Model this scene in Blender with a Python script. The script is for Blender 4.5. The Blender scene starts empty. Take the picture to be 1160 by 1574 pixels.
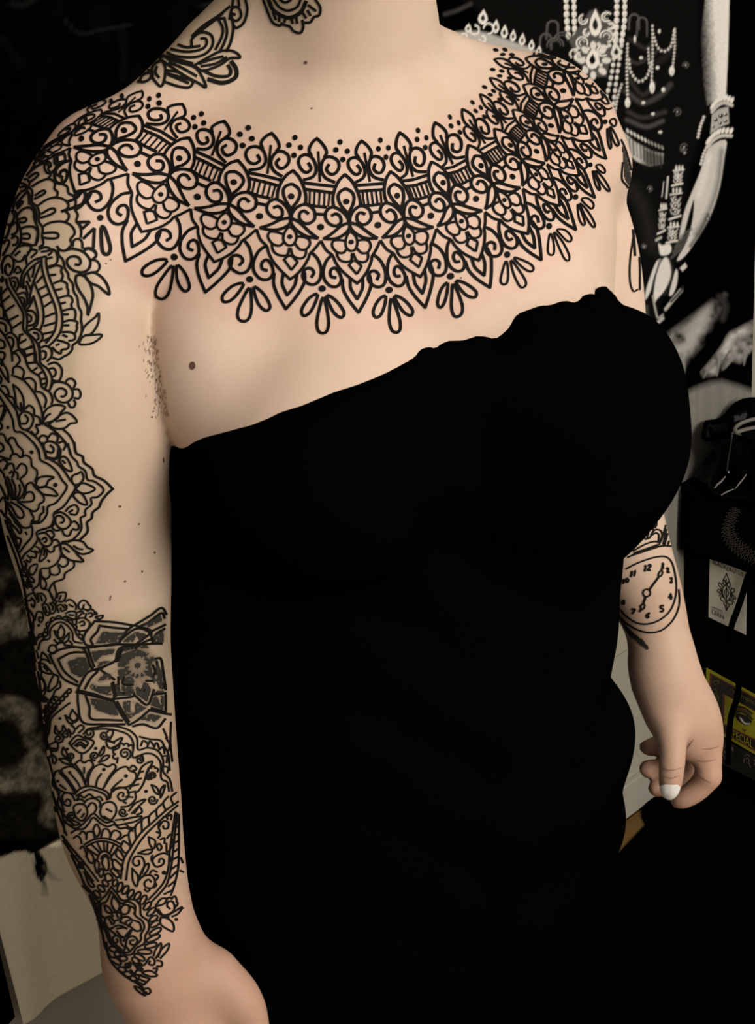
import bpy, bmesh, math, random
import numpy as np
from math import radians, sin, cos, pi, atan2, sqrt
from mathutils import Vector, Matrix
from mathutils.bvhtree import BVHTree

random.seed(7)
rng = np.random.default_rng(7)
scene = bpy.context.scene
COL = scene.collection

# ------------------------------------------------------------------ camera
W, H, FPX = 1160.0, 1574.0, 2000.0
PITCH, ROLL, AZ = 22.0, 5.0, 49.0      # looking down, phone tilted, wall runs 49 degrees off the view
TURN = 15.0                            # the person is turned this much from the wall
DIST = 0.95                            # camera to breastbone in the body's modelling units
SCALE = 0.82                           # modelling units -> metres

def camera_frame(az):
    a, p, r = radians(az), radians(PITCH), radians(ROLL)
    fh = np.array([cos(a), sin(a), 0.0]); rt = np.array([sin(a), -cos(a), 0.0])
    f = fh*cos(p) - np.array([0, 0, 1.0])*sin(p)
    u = np.cross(rt, f)
    return rt*cos(r) - u*sin(r), u*cos(r) + rt*sin(r), f

class View:
    """the camera seen from one frame of reference: turns a pixel of the photograph into a point"""
    def __init__(self, az, anchor, dist):
        self.R, self.U, self.F = camera_frame(az)
        self.C = np.array(anchor) - self.ray(560, 330)*dist
    def ray(self, px, py):
        return self.F + self.R*((px - W/2)/FPX) - self.U*((py - H/2)/FPX)
    def py(self, px, py, y):
        d = self.ray(px, py); return self.C + d*((y - self.C[1])/d[1])
    def px(self, px, py, x):
        d = self.ray(px, py); return self.C + d*((x - self.C[0])/d[0])
    def pz(self, px, py, z):
        d = self.ray(px, py); return self.C + d*((z - self.C[2])/d[2])
    def pd(self, px, py, t):
        return self.C + self.ray(px, py)*t
    def proj(self, P):
        P = np.asarray(P, float) - self.C
        w = P @ self.F
        return np.stack([W/2 + FPX*(P @ self.R)/w, H/2 - FPX*(P @ self.U)/w, w], -1)

tn = radians(TURN)
VP = View(AZ + TURN, (0.0, -0.10, 1.30), DIST)      # in the person's frame
VW = View(AZ, (-0.10*sin(tn), -0.10*cos(tn), 1.30), DIST*SCALE)   # in the room's frame
# a point p of the person's frame stands at A + SCALE * Rz(-TURN) (p - A) in the room, A = breastbone

cam_data = bpy.data.cameras.new('camera')
cam = bpy.data.objects.new('camera', cam_data)
COL.objects.link(cam)
m = Matrix.Identity(4)
for i in range(3):
    m[i][0], m[i][1], m[i][2], m[i][3] = VW.R[i], VW.U[i], -VW.F[i], VW.C[i]
cam.matrix_world = m
cam_data.sensor_fit = 'VERTICAL'
cam_data.sensor_height = 36.0
cam_data.lens = 36.0*FPX/H
cam_data.clip_start = 0.02
scene.camera = cam
# ------------------------------------------------------------------ light and exposure
world = bpy.data.worlds.new('world'); scene.world = world
world.use_nodes = True
world.node_tree.nodes['Background'].inputs[0].default_value = (1.0, 0.94, 0.87, 1)
world.node_tree.nodes['Background'].inputs[1].default_value = 0.33
def area(name, loc, target, size, power, color):
    L = bpy.data.lights.new(name, 'AREA'); L.shape = 'DISK'; L.size = size; L.energy = power; L.color = color
    o = bpy.data.objects.new(name, L); COL.objects.link(o); o.location = loc
    d = Vector(target) - Vector(loc)
    o.rotation_euler = d.to_track_quat('-Z', 'Y').to_euler()
    return o
area('ceiling_lamp', (0.20, -2.3, 2.1), (0.3, 0.1, 1.1), 1.5, 70, (1.0, 0.93, 0.85))
scene.view_settings.view_transform = 'Standard'
scene.view_settings.look = 'None'
scene.view_settings.exposure = 0.0
scene.view_settings.gamma = 1.0
scene.view_settings.use_curve_mapping = False
# ------------------------------------------------------------------ helpers
def link(name, me, mat=None, parent=None, smooth=True):
    o = bpy.data.objects.new(name, me); COL.objects.link(o)
    if mat is not None:
        me.materials.clear(); me.materials.append(mat)
    if smooth and len(me.polygons):
        me.polygons.foreach_set('use_smooth', np.ones(len(me.polygons), bool))
    if parent is not None: o.parent = parent
    return o
def mesh_from(name, V, Fc):
    me = bpy.data.meshes.new(name)
    me.from_pydata([tuple(v) for v in V], [], [tuple(f) for f in Fc]); me.update()
    return me
def mesh_np(name, V, Q):
    """fast mesh from arrays: V (n,3), Q (m,k)"""
    V = np.asarray(V, np.float32); Q = np.asarray(Q, np.int32)
    me = bpy.data.meshes.new(name)
    me.vertices.add(len(V)); me.vertices.foreach_set('co', V.ravel())
    k = Q.shape[1]
    me.loops.add(Q.size); me.loops.foreach_set('vertex_index', Q.ravel())
    me.polygons.add(len(Q)); me.polygons.foreach_set('loop_start', np.arange(len(Q), dtype=np.int32)*k)
    me.update(calc_edges=True); me.validate()
    return me
def tag(o, label=None, cat=None, group=None, kind=None):
    if label: o['label'] = label
    if cat: o['category'] = cat
    if group: o['group'] = group
    if kind: o['kind'] = kind
    return o
def empty(name, loc=(0, 0, 0), rz=0.0):
    o = bpy.data.objects.new(name, None); COL.objects.link(o)
    o.location = loc; o.rotation_euler = (0, 0, rz); o.empty_display_size = 0.05
    return o
def bm_obj(name, bm, mat, parent=None, smooth=False):
    me = bpy.data.meshes.new(name); bm.to_mesh(me); bm.free()
    return link(name, me, mat, parent, smooth)
def box_bm(sx, sy, sz, loc=(0, 0, 0), bevel=0.0, seg=2, bm=None):
    b = bmesh.new()
    bmesh.ops.create_cube(b, size=1.0)
    bmesh.ops.scale(b, vec=(sx, sy, sz), verts=b.verts)
    if bevel > 0:
        bmesh.ops.bevel(b, geom=list(b.edges), offset=bevel, segments=seg, affect='EDGES', profile=0.5)
    bmesh.ops.translate(b, vec=loc, verts=b.verts)
    if bm is None: return b
    me = bpy.data.meshes.new('tmp'); b.to_mesh(me); b.free(); bm.from_mesh(me); bpy.data.meshes.remove(me)
    return bm
def catmull(P, n=8, closed=False):
    """smooth curve through points, n samples per span"""
    P = np.asarray(P, float)
    if len(P) < 3 and not closed:
        t = np.linspace(0, 1, n+1)[:, None]
        return P[0]*(1-t) + P[-1]*t
    if closed:
        Q = np.vstack([P[-1], P, P[0], P[1]])
    else:
        Q = np.vstack([2*P[0]-P[1], P, 2*P[-1]-P[-2]])
    out = []
    t = (np.arange(n)/n)[:, None]
    for i in range(1, len(Q)-2):
        p0, p1, p2, p3 = Q[i-1], Q[i], Q[i+1], Q[i+2]
        out.append(0.5*(2*p1 + (p2-p0)*t + (2*p0-5*p1+4*p2-p3)*t**2 + (3*p1-p0-3*p2+p3)*t**3))
    out.append((P[0] if closed else P[-1])[None])
    return np.vstack(out)
def tube_bm(pts, rad, seg=8, bm=None, cap=True):
    """tube along points with radius (scalar or list)"""
    bm = bm or bmesh.new()
    pts = [Vector(p) for p in pts]
    n = len(pts); rad = [rad]*n if np.isscalar(rad) else rad
    up = None; rings = []
    for i, p in enumerate(pts):
        t = (pts[min(i+1, n-1)] - pts[max(i-1, 0)]).normalized()
        if up is None:
            up = t.orthogonal().normalized()
        up = (up - t*up.dot(t)).normalized(); s = t.cross(up)
        rings.append([bm.verts.new(p + (up*cos(2*pi*k/seg) + s*sin(2*pi*k/seg))*rad[i]) for k in range(seg)])
    for a, b in zip(rings, rings[1:]):
        for k in range(seg):
            bm.faces.new((a[k], a[(k+1) % seg], b[(k+1) % seg], b[k]))
    if cap:
        bm.faces.new(rings[0][::-1]); bm.faces.new(rings[-1])
    return bm
def material(name, color, rough=0.6, spec=0.5, metal=0.0, **kw):
    mt = bpy.data.materials.new(name); mt.use_nodes = True
    b = mt.node_tree.nodes['Principled BSDF']
    b.inputs['Base Color'].default_value = (*color, 1)
    b.inputs['Roughness'].default_value = rough
    b.inputs['Specular IOR Level'].default_value = spec
    b.inputs['Metallic'].default_value = metal
    for k, v in kw.items():
        b.inputs[k].default_value = v
    return mt
def noise_color(mt, c1, c2, scale, detail=6, rough=0.6, lo=0.35, hi=0.65, bump=0.0, bscale=None, coord='Object', stretch=(1, 1, 1)):
    nt = mt.node_tree; b = nt.nodes['Principled BSDF']
    tc = nt.nodes.new('ShaderNodeTexCoord'); mp = nt.nodes.new('ShaderNodeMapping')
    mp.inputs['Scale'].default_value = stretch
    nt.links.new(tc.outputs[coord], mp.inputs[0])
    n = nt.nodes.new('ShaderNodeTexNoise'); n.inputs['Scale'].default_value = scale
    n.inputs['Detail'].default_value = detail; n.inputs['Roughness'].default_value = rough
    nt.links.new(mp.outputs[0], n.inputs['Vector'])
    r = nt.nodes.new('ShaderNodeValToRGB')
    r.color_ramp.elements[0].position = lo; r.color_ramp.elements[1].position = hi
    r.color_ramp.elements[0].color = (*c1, 1); r.color_ramp.elements[1].color = (*c2, 1)
    nt.links.new(n.outputs[0], r.inputs[0]); nt.links.new(r.outputs[0], b.inputs['Base Color'])
    if bump:
        n2 = nt.nodes.new('ShaderNodeTexNoise'); n2.inputs['Scale'].default_value = bscale or scale*4
        n2.inputs['Detail'].default_value = 4
        nt.links.new(mp.outputs[0], n2.inputs['Vector'])
        bp = nt.nodes.new('ShaderNodeBump'); bp.inputs['Strength'].default_value = bump; bp.inputs['Distance'].default_value = 0.002
        nt.links.new(n2.outputs[0], bp.inputs['Height']); nt.links.new(bp.outputs[0], b.inputs['Normal'])
    return mt
# ------------------------------------------------------------------ the room: wall behind, floor, ceiling, skirting
YW = 0.538                              # face of the wall behind the person
wall_m = noise_color(material('wall_paint', (0.4, 0.38, 0.32), rough=0.8, spec=0.2), (0.40, 0.375, 0.30), (0.45, 0.42, 0.34), 3.0, bump=0.15, bscale=160)
trim_m = noise_color(material('trim_paint', (0.4, 0.38, 0.32), rough=0.6), (0.40, 0.38, 0.31), (0.46, 0.43, 0.36), 6.0, bump=0.1, bscale=80)
ceil_m = material('ceiling_paint', (0.62, 0.60, 0.56), rough=0.9, spec=0.1)
def structure(name, bm, mat):
    return tag(bm_obj(name, bm, mat), kind='structure')
structure('wall_back', box_bm(5.2, 0.12, 2.6, (0.4, YW+0.06, 1.3)), wall_m)
structure('ceiling', box_bm(5.2, 4.2, 0.1, (0.4, YW-2.0, 2.65)), ceil_m)
structure('baseboard_back', box_bm(5.2, 0.012, 0.07, (0.4, YW-0.006, 0.035), 0.002), trim_m)
# floor: planks laid along the wall, each a board of its own
wood_m = material('floor_boards', (0.20, 0.11, 0.03), rough=0.55, spec=0.3)
noise_color(wood_m, (0.13, 0.070, 0.015), (0.21, 0.115, 0.030), 9, stretch=(0.25, 4, 1), bump=0.2, bscale=40)
structure('floor', box_bm(5.2, 4.2, 0.06, (0.4, YW-2.0, -0.036)), wood_m)
floor = bpy.data.objects['floor']
plank_me = None
k = 0
for r in range(8):
    for c in range(5):
        if plank_me is None:
            b = box_bm(1.19, 0.118, 0.006, (0, 0, 0), 0.0012, 1)
            plank_me = bpy.data.meshes.new('plank'); b.to_mesh(plank_me); b.free(); plank_me.materials.append(wood_m)
        o = bpy.data.objects.new('plank', plank_me); COL.objects.link(o); o.parent = floor
        o.location = (-1.7 + 1.2*c + (0.6 if r % 2 else 0.15), YW - 0.072 - 0.12*r, -0.003)
# ------------------------------------------------------------------ a painter for flat prints
class Canvas:
    def __init__(self, w, h, base=0.0):
        self.a = np.full((h, w), base, np.float32); self.w, self.h = w, h
        def noise(cell, seed):
            r = np.random.default_rng(seed); g = r.random((h//cell+3, w//cell+3)).astype(np.float32)
            yy = np.arange(h)/cell; xx = np.arange(w)/cell
            y0 = yy.astype(int); x0 = xx.astype(int); fy = (yy-y0)[:, None]; fx = (xx-x0)[None]
            fy = fy*fy*(3-2*fy); fx = fx*fx*(3-2*fx)
            return (g[y0][:, x0]*(1-fx)+g[y0][:, x0+1]*fx)*(1-fy) + (g[y0+1][:, x0]*(1-fx)+g[y0+1][:, x0+1]*fx)*fy
        self.noise = noise
    def win(self, x0, y0, x1, y1):
        x0, y0 = max(int(x0), 0), max(int(y0), 0); x1, y1 = min(int(x1)+2, self.w), min(int(y1)+2, self.h)
        if x1 <= x0 or y1 <= y0: return None
        yy, xx = np.mgrid[y0:y1, x0:x1]
        return (slice(y0, y1), slice(x0, x1)), xx.astype(np.float32), yy.astype(np.float32)
    def put(self, sl, m, v):
        self.a[sl] = self.a[sl]*(1-m) + v*m
    def line(self, pts, w, v, soft=1.0, smooth=True, alpha=1.0):
        P = np.asarray(pts, float)
        if smooth and len(P) > 2: P = catmull(P, 6)
        ws = np.full(len(P), w/2.0) if np.isscalar(w) else np.interp(np.linspace(0, 1, len(P)), np.linspace(0, 1, len(w)), w)/2.0
        pad = ws.max()+soft+1
        wn = self.win(P[:, 0].min()-pad, P[:, 1].min()-pad, P[:, 0].max()+pad, P[:, 1].max()+pad)
        if wn is None: return
        sl, X, Y = wn; best = None
        for i in range(len(P)-1):
            a, b = P[i], P[i+1]; ab = b-a; L = ab@ab+1e-9
            t = np.clip(((X-a[0])*ab[0]+(Y-a[1])*ab[1])/L, 0, 1)
            d = np.hypot(X-a[0]-t*ab[0], Y-a[1]-t*ab[1]) - (ws[i]+t*(ws[i+1]-ws[i]))
            best = d if best is None else np.minimum(best, d)
        self.put(sl, alpha*np.clip(0.5-best/soft, 0, 1), v)
    def oval(self, cx, cy, rx, ry, v, rot=0, soft=1.0, alpha=1.0):
        R = max(rx, ry)+soft+1
        wn = self.win(cx-R, cy-R, cx+R, cy+R)
        if wn is None: return
        sl, X, Y = wn; c, s = cos(rot), sin(rot)
        x = (X-cx)*c+(Y-cy)*s; y = -(X-cx)*s+(Y-cy)*c
        d = (np.hypot(x/rx, y/ry)-1)*min(rx, ry)
        self.put(sl, alpha*np.clip(0.5-d/soft, 0, 1), v)
    def poly(self, pts, v, soft=1.0, smooth=0, alpha=1.0, tex=None):
        P = np.asarray(pts, float)
        if smooth: P = catmull(P, smooth, closed=True)[:-1]
        wn = self.win(P[:, 0].min()-soft, P[:, 1].min()-soft, P[:, 0].max()+soft, P[:, 1].max()+soft)
        if wn is None: return
        sl, X, Y = wn
        ins = np.zeros(X.shape, bool); best = np.full(X.shape, 1e9, np.float32)
        for a, b in zip(P, np.roll(P, -1, 0)):
            c = ((a[1] > Y) != (b[1] > Y)) & (X < (b[0]-a[0])*(Y-a[1])/(b[1]-a[1]+1e-9)+a[0])
            ins ^= c
            ab = b-a; t = np.clip(((X-a[0])*ab[0]+(Y-a[1])*ab[1])/(ab@ab+1e-9), 0, 1)
            best = np.minimum(best, np.hypot(X-a[0]-t*ab[0], Y-a[1]-t*ab[1]))
        d = np.where(ins, -best, best)
        m = alpha*np.clip(0.5-d/soft, 0, 1)
        if tex is not None: m = m*tex[sl]
        self.put(sl, m, v)
    def beads(self, pts, r, v, step=None, squash=1.0, soft=1.0):
        P = catmull(np.asarray(pts, float), 12) if len(pts) > 2 else catmull(np.asarray(pts, float), 40)
        s = np.r_[0, np.cumsum(np.hypot(*np.diff(P, axis=0).T))]
        for q in np.arange(0, s[-1], step or 2.2*r):
            x, y = np.interp(q, s, P[:, 0]), np.interp(q, s, P[:, 1])
            self.oval(x, y, r*squash, r, v, soft=soft)
            self.oval(x+r*0.3, y+r*0.4, r*0.35, r*0.35, v*0.55, soft=1.2, alpha=0.6)
    def sample(self, x, y):
        x = np.clip(x, 0, self.w-1.001); y = np.clip(y, 0, self.h-1.001)
        x0 = x.astype(int); y0 = y.astype(int); fx = x-x0; fy = y-y0; a = self.a
        return (a[y0, x0]*(1-fx)+a[y0, x0+1]*fx)*(1-fy) + (a[y0+1, x0]*(1-fx)+a[y0+1, x0+1]*fx)*fy
# ------------------------------------------------------------------ the printed cloth on the wall
# the print is drawn on a sheet whose layout follows the cloth as the photograph shows it, then laid onto the cloth's own mesh
cv = Canvas(1160, 1574, 0.0008)
n8, n20, n60 = cv.noise(6, 1), cv.noise(18, 2), cv.noise(50, 3)
WH = 0.92
def T(m, lo=0.3, hi=0.7): return np.clip((m-lo)/(hi-lo), 0, 1)
mix = 0.5*n20+0.3*n60+0.2*n8
# dim weave over the upper left
cv.a[:300, :330] += 0.0018*T(mix[:300, :330], 0.45, 0.8)
cv.line([(98, 30), (112, 46), (130, 52), (150, 47), (178, 42), (198, 38)], 5, 0.012, 5, alpha=0.8)
cv.line([(186, 45), (189, 80), (188, 122)], 7, 0.006, 7, alpha=0.8)
cv.line([(15, 5), (30, 9), (48, 0)], 8, 0.015, 8, alpha=0.8)
cv.line([(2, 60), (12, 75), (30, 100)], 10, 0.006, 10, alpha=0.8)
cv.line([(316, 8), (345, 2)], 6, 0.012, 6)
# skirt and bodice in near black, with pale folds
cv.poly([(700, -5), (1075, -5), (1075, 90), (1090, 170), (1060, 260), (1040, 420), (985, 520), (960, 300), (930, 150)], 0.006, 14)
for pts, w, v in [([(962, 92), (980, 97), (1008, 80)], 4, 0.05), ([(958, 140), (985, 158), (1015, 146), (1030, 130)], 6, 0.07), ([(962, 172), (985, 181), (1022, 172)], 5, 0.05),
                  ([(960, 184), (990, 195), (1018, 186)], 5, 0.09), ([(962, 120), (985, 146), (1005, 128)], 5, 0.04), ([(968, 290), (985, 320), (1000, 380)], 18, 0.02),
                  ([(965, 60), (990, 74), (1005, 62)], 5, 0.04), ([(1000, 100), (1020, 90), (1035, 70)], 8, 0.02)]:
    cv.line(pts, w, v, w*1.2)
# bare arm of the printed figure
cv.poly([(1082, -10), (1119, -10), (1117, 70), (1114, 150), (1084, 162), (1078, 130), (1074, 60)], WH*0.98, 3)
for x, a in ((1070, 0.75), (1073, 0.6), (1077, 0.45), (1081, 0.3)):
    pass
cv.line([(1117.5, -10), (1116, 70), (1113, 150)], 3, WH, 2, alpha=0.8)
_x = np.arange(1056, 1124)[None, :]; _y = np.arange(0, 166)[:, None]
_m = cv.a[0:166, 1056:1124] > 0.03
cv.a[0:166, 1056:1124] *= np.where(~_m, 1.0, np.clip((_x - 1070 - 0.05*_y + 5*(cv.noise(3, 31)[0:166, 1056:1124]-0.5))/26.0, 0, 1)**1.6*0.97 + 0.03)
# forearm and hand
cv.poly([(1086, 228), (1114, 215), (1113, 240), (1106, 284), (1092, 326), (1076, 356), (1056, 388), (1044, 400), (1040, 398), (1052, 376), (1060, 352), (1064, 326), (1064, 310), (1055, 340), (1049, 362), (1043, 368), (1046, 346), (1053, 318), (1066, 284), (1076, 258)], WH*0.75, 2, smooth=3)
cv.line([(1108, 232), (1102, 280), (1088, 322), (1068, 360)], 7, 0.12, 9, alpha=0.75)
cv.line([(1088, 240), (1080, 270), (1072, 300)], 9, WH, 8, alpha=0.6)
cv.line([(1064, 308), (1060, 332), (1055, 356)], [1, 6, 5], 0.004, 2)
for i in range(4):
    cv.line([(1061-4*i, 352+9*i), (1048-3*i, 362+9*i), (1040-3*i, 372+8*i)], 3.5, 0.12, 3, alpha=0.8)
cv.line([(1086, 330), (1076, 352), (1060, 378)], 5, 0.03, 5, alpha=0.8)
# bracelet: two rows of drops, a band between, side strings
for row in ([(1092, 166), (1101, 157), (1112, 152), (1123, 156)], [(1085, 220), (1095, 209), (1108, 203), (1122, 203)]):
    P = catmull(row, 10)
    cv.line(P + [0, 6], 5, WH*0.7, 1.5, smooth=False)
    for q in np.linspace(0, len(P)-1, 9).astype(int):
        cv.oval(P[q, 0], P[q, 1]-2, 2.4, 5, WH, rot=0.35, soft=1.2)
cv.poly([(1092, 176), (1103, 168), (1118, 164), (1119, 190), (1104, 196), (1089, 206)], WH*0.55, 2)
for x, y, r in ((1098, 184, 3.5), (1107, 178, 4), (1106, 189, 3), (1114, 176, 3), (1114, 186, 3), (1094, 195, 2.5)):
    cv.oval(x, y, r, r*0.8, 0.01, soft=1.6); cv.oval(x-1, y-1, 1.2, 1.2, WH, soft=1)
cv.beads([(1079, 180), (1074, 194), (1070, 212)], 2.4, WH*0.8); cv.beads([(1086, 222), (1079, 236), (1075, 252)], 2.4, WH*0.8)
# pearl ropes
for x0, x1, y1 in ((868, 872, 62), (880, 884, 88)):
    cv.beads([(x0, 0), (x0+1, y1*0.5), (x1, y1)], 5.2, WH, 11, 0.75)
for x0, x1, y1 in ((945, 941, 84), (957, 951, 70)):
    cv.beads([(x0, 0), (x0-1, y1*0.5), (x1, y1)], 5.0, WH, 10.5, 0.75)
cv.beads([(944, 60), (938, 110), (930, 150), (924, 175)], 3.6, WH*0.9, 10, 0.8)
cv.beads([(952, 70), (946, 110), (940, 160)], 3.6, WH*0.85, 10, 0.8)
for pts, r in [([(961, 68), (960, 110), (961, 152)], 2.2), ([(963, 92), (966, 110), (978, 125), (992, 118), (1000, 96)], 2.4), ([(1002, 40), (1002, 85), (1000, 125)], 2.2),
               ([(1003, 52), (1010, 72), (1020, 79), (1031, 70), (1036, 45)], 2.2), ([(1036, 45), (1036, 75), (1033, 106)], 1.9), ([(995, 75), (996, 100)], 2), ([(952, 130), (946, 150), (942, 175)], 2)]:
    cv.beads(pts, r, WH*0.75, r*2.7)
for x, y, rx, ry in ((961, 158, 4, 7), (1001, 134, 4.5, 9), (1032, 109, 4, 7), (986, 158, 3, 2.5), (983, 89, 3, 2.2), (1002, 175, 3, 2.2), (1019, 138, 3, 3.5), (1010, 104, 3, 2.5), (1014, 203, 3, 2), (1013, 48, 2, 3), (973, 60, 2, 5)):
    cv.oval(x, y, rx, ry, WH, soft=1.5); cv.oval(x+1, y+ry*0.3, rx*0.4, ry*0.35, WH*0.5, soft=1.5, alpha=0.6)
# the jewelled clasp
def leafshape(x, y, rx, ry, rot, v, core=0.01):
    c, s = cos(rot), sin(rot)
    p = [(0, -ry*1.35), (rx*0.8, -ry*0.4), (rx, ry*0.2), (rx*0.6, ry*0.8), (0, ry), (-rx*0.6, ry*0.8), (-rx, ry*0.2), (-rx*0.8, -ry*0.4)]
    cv.poly([(x+a*c-b*s, y+a*s+b*c) for a, b in p], v, 1.2)
    cv.poly([(x+0.45*(a*c-b*s), y+0.45*(a*s+b*c)) for a, b in p], core, 1.2)
def ring(x, y, r, w, v, a0=0, a1=6.28):
    t = np.linspace(a0, a1, 16); cv.line(np.column_stack([x+r*np.cos(t), y+r*np.sin(t)]), w, v, 1.2, smooth=False)
cv.poly([(872, 62), (890, 40), (905, 18), (915, 14), (925, 30), (938, 45), (936, 85), (930, 118), (905, 118), (890, 98)], 0.10, 4)
leafshape(914, 38, 9, 18, 0, WH, 0.02); leafshape(910, 92, 11, 15, 0.1, WH, 0.004)
for x, y, r, a in ((895, 30, 7, 0), (930, 26, 7, 1), (893, 66, 9, 2), (930, 56, 9, 3), (925, 78, 8, 1), (890, 88, 7, 0), (936, 40, 5, 4), (900, 50, 5, 0)):
    ring(x, y, r, 2.4, WH, a, a+4.6); ring(x, y, r*0.5, 1.8, WH*0.8, a, a+4.0)
for t in np.linspace(0, 2*pi, 9)[:-1]:
    cv.oval(911+19*cos(t), 93+23*sin(t), 4.5, 6.5, WH*0.9, rot=t+pi/2, soft=1.4)
for x, y in ((884, 76), (922, 100), (929, 92), (897, 104), (903, 75), (919, 68), (926, 112), (900, 110), (934, 70)):
    cv.oval(x, y, 3, 3, WH*0.85, soft=1.4)
leafshape(944, 80, 8, 10, 0, WH*0.9, 0.02)
cv.line([(876, 88), (874, 82), (880, 76), (890, 86)], 3, WH*0.8)
for x, y in ((862, 62), (852, 70)): ring(x, y, 12, 2, 0.12, 3, 6.3); ring(x, y, 8, 1.6, 0.10, 3, 6.3)
for x, y, h in ((848, 40, 40), (972, 30, 30), (838, 60, 30), (985, 35, 40)):
    ring(x, y, 8, 3, 0.10, 3.0, 6.4); cv.line([(x-8, y), (x-9, y+h*0.5)], 3, 0.09, 2); cv.line([(x+8, y), (x+8, y+h*0.5)], 3, 0.09, 2)
# the crown-like belt over the far shoulder
cv.line([(700, 58), (735, 58), (770, 68), (800, 78), (832, 92)], 18, WH*0.55, 5)
for i, (x, y, rx, ry) in enumerate(((739, 28, 8, 10), (716, 44, 5, 6), (760, 42, 6, 9), (774, 50, 6, 9), (788, 56, 5, 8), (802, 62, 5, 8), (816, 70, 5, 7), (828, 78, 4, 6))):
    leafshape(x, y, rx, ry, 0.1, WH, 0.02)
for x, y, r in ((726, 46, 7), (748, 44, 8), (738, 60, 5), (710, 56, 4)): ring(x, y, r, 2.6, WH, 0.5*x, 0.5*x+4.6)
cv.line([(705, 62), (740, 72), (780, 84)], 3, 0.01, 2)
cv.line([(682, 22), (700, 16), (720, 6)], 5, 0.05, 5)
# wide pale belt below
cv.poly([(955, 203), (972, 218), (1000, 232), (1019, 236), (1018, 252), (995, 256), (975, 248), (956, 232)], WH*0.62, 2)
for i in range(11):
    x = 958+5.6*i; y = 208+3.2*i - 0.06*i*i
    cv.line([(x, y+2), (x+1, y+24)], 1.6+(i % 3)*0.8, 0.05, 1.6, alpha=0.75)
    cv.oval(x+3, y-7, 1.8, 3.6, WH*(0.8 if i < 6 else 0.35), rot=-0.4, soft=1.2)
cv.poly([(985, 225), (1022, 238), (1022, 256), (985, 262)], 0.01, 12, alpha=0.8)
# jewelled panels
def panel(x0, y0, x1, y1, sl=0.0):
    def q(u, v): return (x0+(x1-x0)*u - sl*(y1-y0)*v, y0+(y1-y0)*v)
    cv.line([q(0, 0.16), q(1, 0.10)], 2.5, WH*0.8); cv.line([q(0, 0.98), q(1, 0.86)], 3, WH*0.85)
    for u in (0.25, 0.55, 0.85): cv.oval(*q(u, 0.02), 1.6, 4.2, WH*0.9, soft=1.2)
    for k in range(3):
        x, y = q(0.5, 0.32+0.2*k); ring(x, y, (x1-x0)*0.26, 1.8, WH*0.75, k*2.0, k*2.0+4.7); cv.oval(x, y, 1.5, 1.5, WH, soft=1)
        cv.line([q(0.08, 0.25+0.2*k), q(0.2, 0.4+0.2*k)], 1.6, WH*0.6); cv.line([q(0.92, 0.25+0.2*k), q(0.8, 0.4+0.2*k)], 1.6, WH*0.6)
panel(1035, 258, 1050, 286, 0.1); panel(1030, 292, 1047, 338, 0.05); panel(1012, 316, 1024, 360, 0.08); panel(1026, 345, 1043, 374, 0.12)
cv.line([(1026, 272), (1023, 304)], 3, WH*0.7); cv.line([(1019, 280), (1016, 302)], 2, WH*0.5)
for x, y, r in ((996, 290, 4), (986, 378, 3.5), (1048, 230, 3), (1051, 235, 2), (1085, 336, 3), (1052, 100, 4), (1040, 172, 5), (1050, 226, 5)):
    ring(x, y, r, 2, 0.10, x, x+5); cv.oval(x, y, 1.3, 1.3, WH*0.6, soft=1)
# knot and lotus
cv.poly([(1010, 374), (1016, 377), (1028, 375), (1031, 384), (1026, 391), (1014, 392), (1011, 385)], WH*0.95, 2, smooth=3)
cv.line([(1006, 369), (1014, 365)], 4, WH*0.6, 2)
cv.poly([(1006, 402), (996, 424), (988, 448), (988, 460), (996, 446), (1002, 425), (1014, 400)], WH*0.85, 2.5, smooth=3)
cv.poly([(1018, 397), (1006, 420), (1001, 445), (1003, 464), (1006, 460), (1018, 448), (1029, 430), (1030, 410), (1026, 398)], WH*0.9, 2.5, smooth=3)
cv.line([(1012, 400), (1004, 425), (1000, 448)], 2.5, 0.05, 2.5)
cv.line([(1028, 400), (1032, 420), (1020, 452)], 3, 0.05, 4, alpha=0.7)
cv.poly([(1038, 414), (1033, 430), (1027, 453), (1033, 452), (1039, 438), (1041, 420)], WH*0.8, 2, smooth=3)
cv.poly([(1044, 412), (1052, 404), (1055, 410), (1048, 417)], WH*0.8, 2)
cv.line([(1000, 455), (1003, 472), (1008, 488), (1016, 484)], 3, WH*0.5, 2.5)
cv.line([(1021, 475), (1046, 446)], 5, WH*0.6, 3); cv.line([(998, 503), (1016, 489)], 5, WH*0.6, 3); cv.line([(990, 470), (992, 500)], 4, 0.06, 4)
cv.line([(1049, 440), (1045, 448), (1030, 464)], 3, 0.02, 2)
# smoke-like smears and the pale ground
wisp = T(mix, 0.25, 0.62)
cv.poly([(1113, 454), (1094, 462), (1068, 484), (1044, 502), (1014, 522), (1012, 540), (1028, 568), (1050, 560), (1066, 540), (1080, 524), (1092, 498), (1108, 474)], 0.28, 14, tex=wisp)
cv.poly([(1088, 470), (1066, 492), (1050, 520), (1030, 545), (1034, 562), (1054, 545), (1078, 515)], 0.46, 14, tex=T(mix, 0.15, 0.6))
cv.line([(1046, 545), (1050, 560), (1050, 580)], [8, 5, 1], 0.3, 4); cv.line([(1104, 456), (1114, 470), (1110, 490)], 8, 0.04, 8)
cv.poly([(1175, 480), (1142, 500), (1122, 512), (1108, 534), (1094, 552), (1078, 572), (1080, 578), (1098, 574), (1104, 560), (1110, 566), (1120, 552), (1134, 556), (1150, 536), (1175, 530)], 0.62, 9, tex=T(mix, 0.1, 0.5))
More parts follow.
